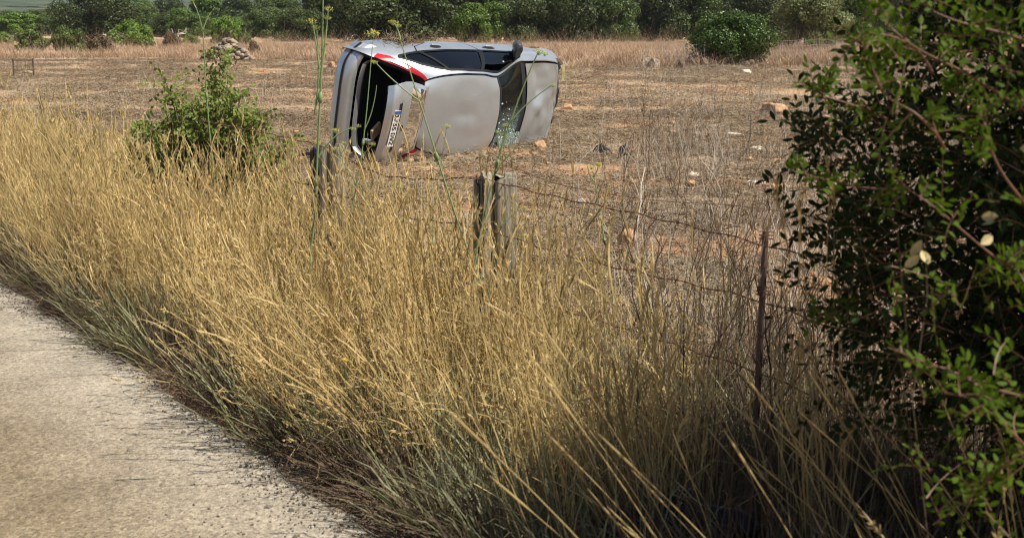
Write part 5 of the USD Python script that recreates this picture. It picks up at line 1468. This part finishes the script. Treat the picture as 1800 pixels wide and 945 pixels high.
# the side towards the road is clipped back above and bulges at shoulder height
kx, kz = C[:, 0] + bx, C[:, 2] + bz
lim = np.interp(EYE - kz, [-.6, 0, .12, .28, .5, .8, .95, 1.1, 1.4], [.98, .88, .79, .65, .58, .58, .66, .95, 1.5]) + .10 * (meshkit.noise(C * 5, 3) - .5)
kk = kx > lim * (by + C[:, 1]) / 2.75 * 1.02
C, d = C[kk], d[kk]
D = d * .8 + .55 * rg.normal(size=d.shape) + [0, 0, .15]
tw, lv = sprigs(C, D, rg, 9, rg.uniform(.09, .17, len(C)), .031, .0145)
tag(obj('twig', tw, 'red_twig', t), kind='stuff')
print('bush leaves', len(lv[0]))
W_ = lv[0] + [bx, by, bz]
pxx, pyy = CX + F * W_[:, 0] / W_[:, 1], HY + F * (EYE - W_[:, 2]) / W_[:, 1]
vis = (pxx > 1300) & (pxx < 1850) & (pyy > -30) & (pyy < 960)
leaf_parts(t, lv, 'lentisk_leaf', 190, np.where(vis, W_[:, 1], 1e3))
# long reddish shoots reaching out, with young leaves coloured bright as if sunlit
shoots = [[(1830, 215, 2.7), (1700, 130, 2.6), (1590, 70, 2.55), (1530, 10, 2.6)], [(1840, 520, 2.5), (1740, 445, 2.45), (1650, 370, 2.45), (1575, 318, 2.5)], [(1640, 130, 2.7), (1600, 80, 2.65), (1540, 60, 2.6), (1480, 90, 2.6)],
          [(1830, 700, 2.3), (1740, 680, 2.25), (1640, 640, 2.25), (1560, 610, 2.3)], [(1840, 830, 2.2), (1780, 760, 2.15), (1720, 700, 2.15), (1660, 690, 2.2)], [(1600, 330, 2.9), (1520, 330, 2.85), (1450, 315, 2.85), (1390, 300, 2.9)],
          [(1840, 100, 2.6), (1770, 60, 2.5), (1690, 40, 2.5), (1640, 20, 2.5)], [(1560, 210, 3.0), (1500, 185, 2.95), (1440, 165, 2.95), (1415, 150, 3.0)], [(1520, 520, 3.1), (1480, 545, 3.0), (1430, 560, 3.0), (1390, 570, 3.0)],
          [(1660, 260, 2.5), (1610, 200, 2.45), (1560, 170, 2.5), (1530, 110, 2.5)], [(1830, 380, 2.4), (1780, 330, 2.35), (1740, 250, 2.35), (1720, 190, 2.4)], [(1700, 880, 2.3), (1740, 840, 2.25), (1790, 800, 2.2), (1830, 790, 2.2)]]
o3 = np.array([bx, by, bz])
yl = []
for k, sh in enumerate(shoots):
    P = resample(np.array([at(px, py, Y) for px, py, Y in sh]) - o3, 16)
    obj('shoot', tube(P, np.linspace(.0034, .0014, 16), 6), 'red_twig', t, True)
    m = 12
    u = rg.uniform(.1, 1, m); c = np.stack([np.interp(u, np.linspace(0, 1, 16), P[:, i]) for i in range(3)], 1)
    tg_, l_ = sprigs(c, rg.normal(size=(m, 3)) + unit(P[-1] - P[0]) * .6 + [0, 0, .5], rg, 7, rg.uniform(.03, .085, m), .024, .0115)
    tag(obj('side_twig', tg_, 'red_twig', t), kind='stuff')
    yl.append(l_)
# young growth coloured bright as if sunlit on the side towards the road and low in the corner
yc = [np.array(at(rg.uniform(1600, 1860), rg.uniform(630, 930), rg.uniform(2.15, 2.7))) for _ in range(24)] + [np.array(at(rg.uniform(1490, 1840), rg.uniform(-60, 210), rg.uniform(2.45, 2.8))) for _ in range(60)] + [np.array(at(rg.uniform(1560, 1840), rg.uniform(250, 560), rg.uniform(2.35, 2.6))) for _ in range(22)]
yc = np.array([c_ for c_ in yc if not (c_[0] / c_[1] * F + CX < 1660 and c_[2] < .75)]) - o3
tg_, l_ = sprigs(yc, rg.normal(size=yc.shape) + [-.3, -.3, .5], rg, 7, rg.uniform(.05, .12, len(yc)), .024, .0115)
tag(obj('twig', tg_, 'red_twig', t), kind='stuff'); yl.append(l_)
lv2 = tuple(np.concatenate([l_[i] for l_ in yl]) for i in range(5))
order = rg.permutation(len(lv2[0]))
for k in order[:105]:
    obj('leaf', leaves(*[a_[k:k + 1] for a_ in lv2]), 'lentisk_young_sunlit', t)
tag(obj('young_foliage', leaves(*[a_[order[105:]] for a_ in lv2]), 'lentisk_young_sunlit', t, True), kind='stuff')
# a few withered leaves hanging in it
c = np.array([at(*p) for p in [(1792, 262, 2.3), (1755, 380, 2.35), (1745, 415, 2.35), (1600, 450, 2.5), (1590, 470, 2.5), (1620, 440, 2.5)]]) - o3
for q_ in c:
    obj('withered_leaf', leaves(q_[None], rg.normal(size=(1, 3)), np.array([[0, -1, .3]]), np.array([.04]), np.array([.02])), 'dry_leaf', t, label='withered pale leaf')
# hedge going on outside the picture to the right
x2, y2 = 3.25, 2.55
o = thing('hedge_bush', 'neighbouring bush at the right beyond the dark foreground bush', 'bush', (x2, y2, h1(x2, y2)))
obj('trunk', trunk_mesh(5, 2.6, 2.4, .05), 'grey_bark', o)
obj('crown', crown(77, 2.0, 3.0, .1, 46, 16000, .06), 'lentisk_leaf', o)

# tall straw leaning in front of the bush, bottom right
rg = np.random.default_rng(71)
GSR = 'long straw stems leaning across the lower right corner'
for k in range(46):
    px = rg.uniform(1230, 1900); py = rg.uniform(930, 1120); Y = rg.uniform(2.5, 3.7)
    p = at(px, py, Y)
    z = h1(p[0], p[1]); L = rg.uniform(.5, .95); lean_ = rg.uniform(.25, .75)
    th = np.linspace(0, 1, 9)
    P = np.stack([-L * lean_ * th ** 1.2, -.10 * L * th + rg.normal(0, .05) * th, L * th * (1 - .12 * th)], 1)
    o = thing('straw_stem', 'long straw stem leaning left in the lower right foreground', 'grass stem', (p[0], p[1], z), 0, GSR)
    obj('culm', tube(P, np.linspace(.0018, .0010, 9), 5), 'straw_culm', o)
    dd = unit(P[-1] - P[-2]); b_ = P[-1]
    obj('seed_head', tube(np.array([b_ - dd * .01, b_ + dd * .03, b_ + dd * .08, b_ + dd * .13]), [.0012, .0027, .0024, .0005], 5), 'straw_culm', o)

# brown weeds and thin green growth tangled under the bush and along the fence foot
rg = np.random.default_rng(83)
nW = 620
x = rg.uniform(.45, 2.6, nW); y = rg.uniform(2.3, 6.2, nW); s = sdist(x, y)
k = (s > .35) & (s < 2.7) & (CX + F * x / y > 1040)
x, y = x[k], y[k]; n = len(x)
wp = []
for q_ in range(6):
    st_ = stub(840 + q_, 9, .42); st_ = (st_[0] * [.45, .45, 1], st_[1])
    wp.append(cat_([st_, blade_tuft(850 + q_, 46, .34, .2, .0021)]))
instancer('weed_tangle', wp, ['dead_brown', 'dead_russet', 'dead_brown', 'weed_dull', 'dead_brown', 'weed_dull'], np.stack([x, y, H(x, y) - .01], -1), rg.integers(0, 6, n), lean_quat(rg.uniform(0, 6.28, n), unit(rg.normal(size=(n, 2))), np.abs(rg.normal(0, .2, n))),
          np.stack([rg.uniform(.8, 1.5, n)] * 2 + [rg.uniform(.7, 1.5, n)], -1), 'tangle of brown dead weeds under the dark bush and along the fence foot', 'weeds')
# ------------------------------------------------------------------ the air between here and the hills
hb = trimesh.creation.box((13000, 13000, 700)); hb.apply_translation((0, 0, 700 / 2 - 5))
mat('air', {'v': ('principled_volume', {'color': (.72, .82, 1.0), 'density': .00008, 'anisotropy': .2})}, [], surface=None, volume='v.volume')
tag(obj('haze', tm(hb), 'air'), 'thin blue summer haze over the far hills', 'haze', kind='stuff')
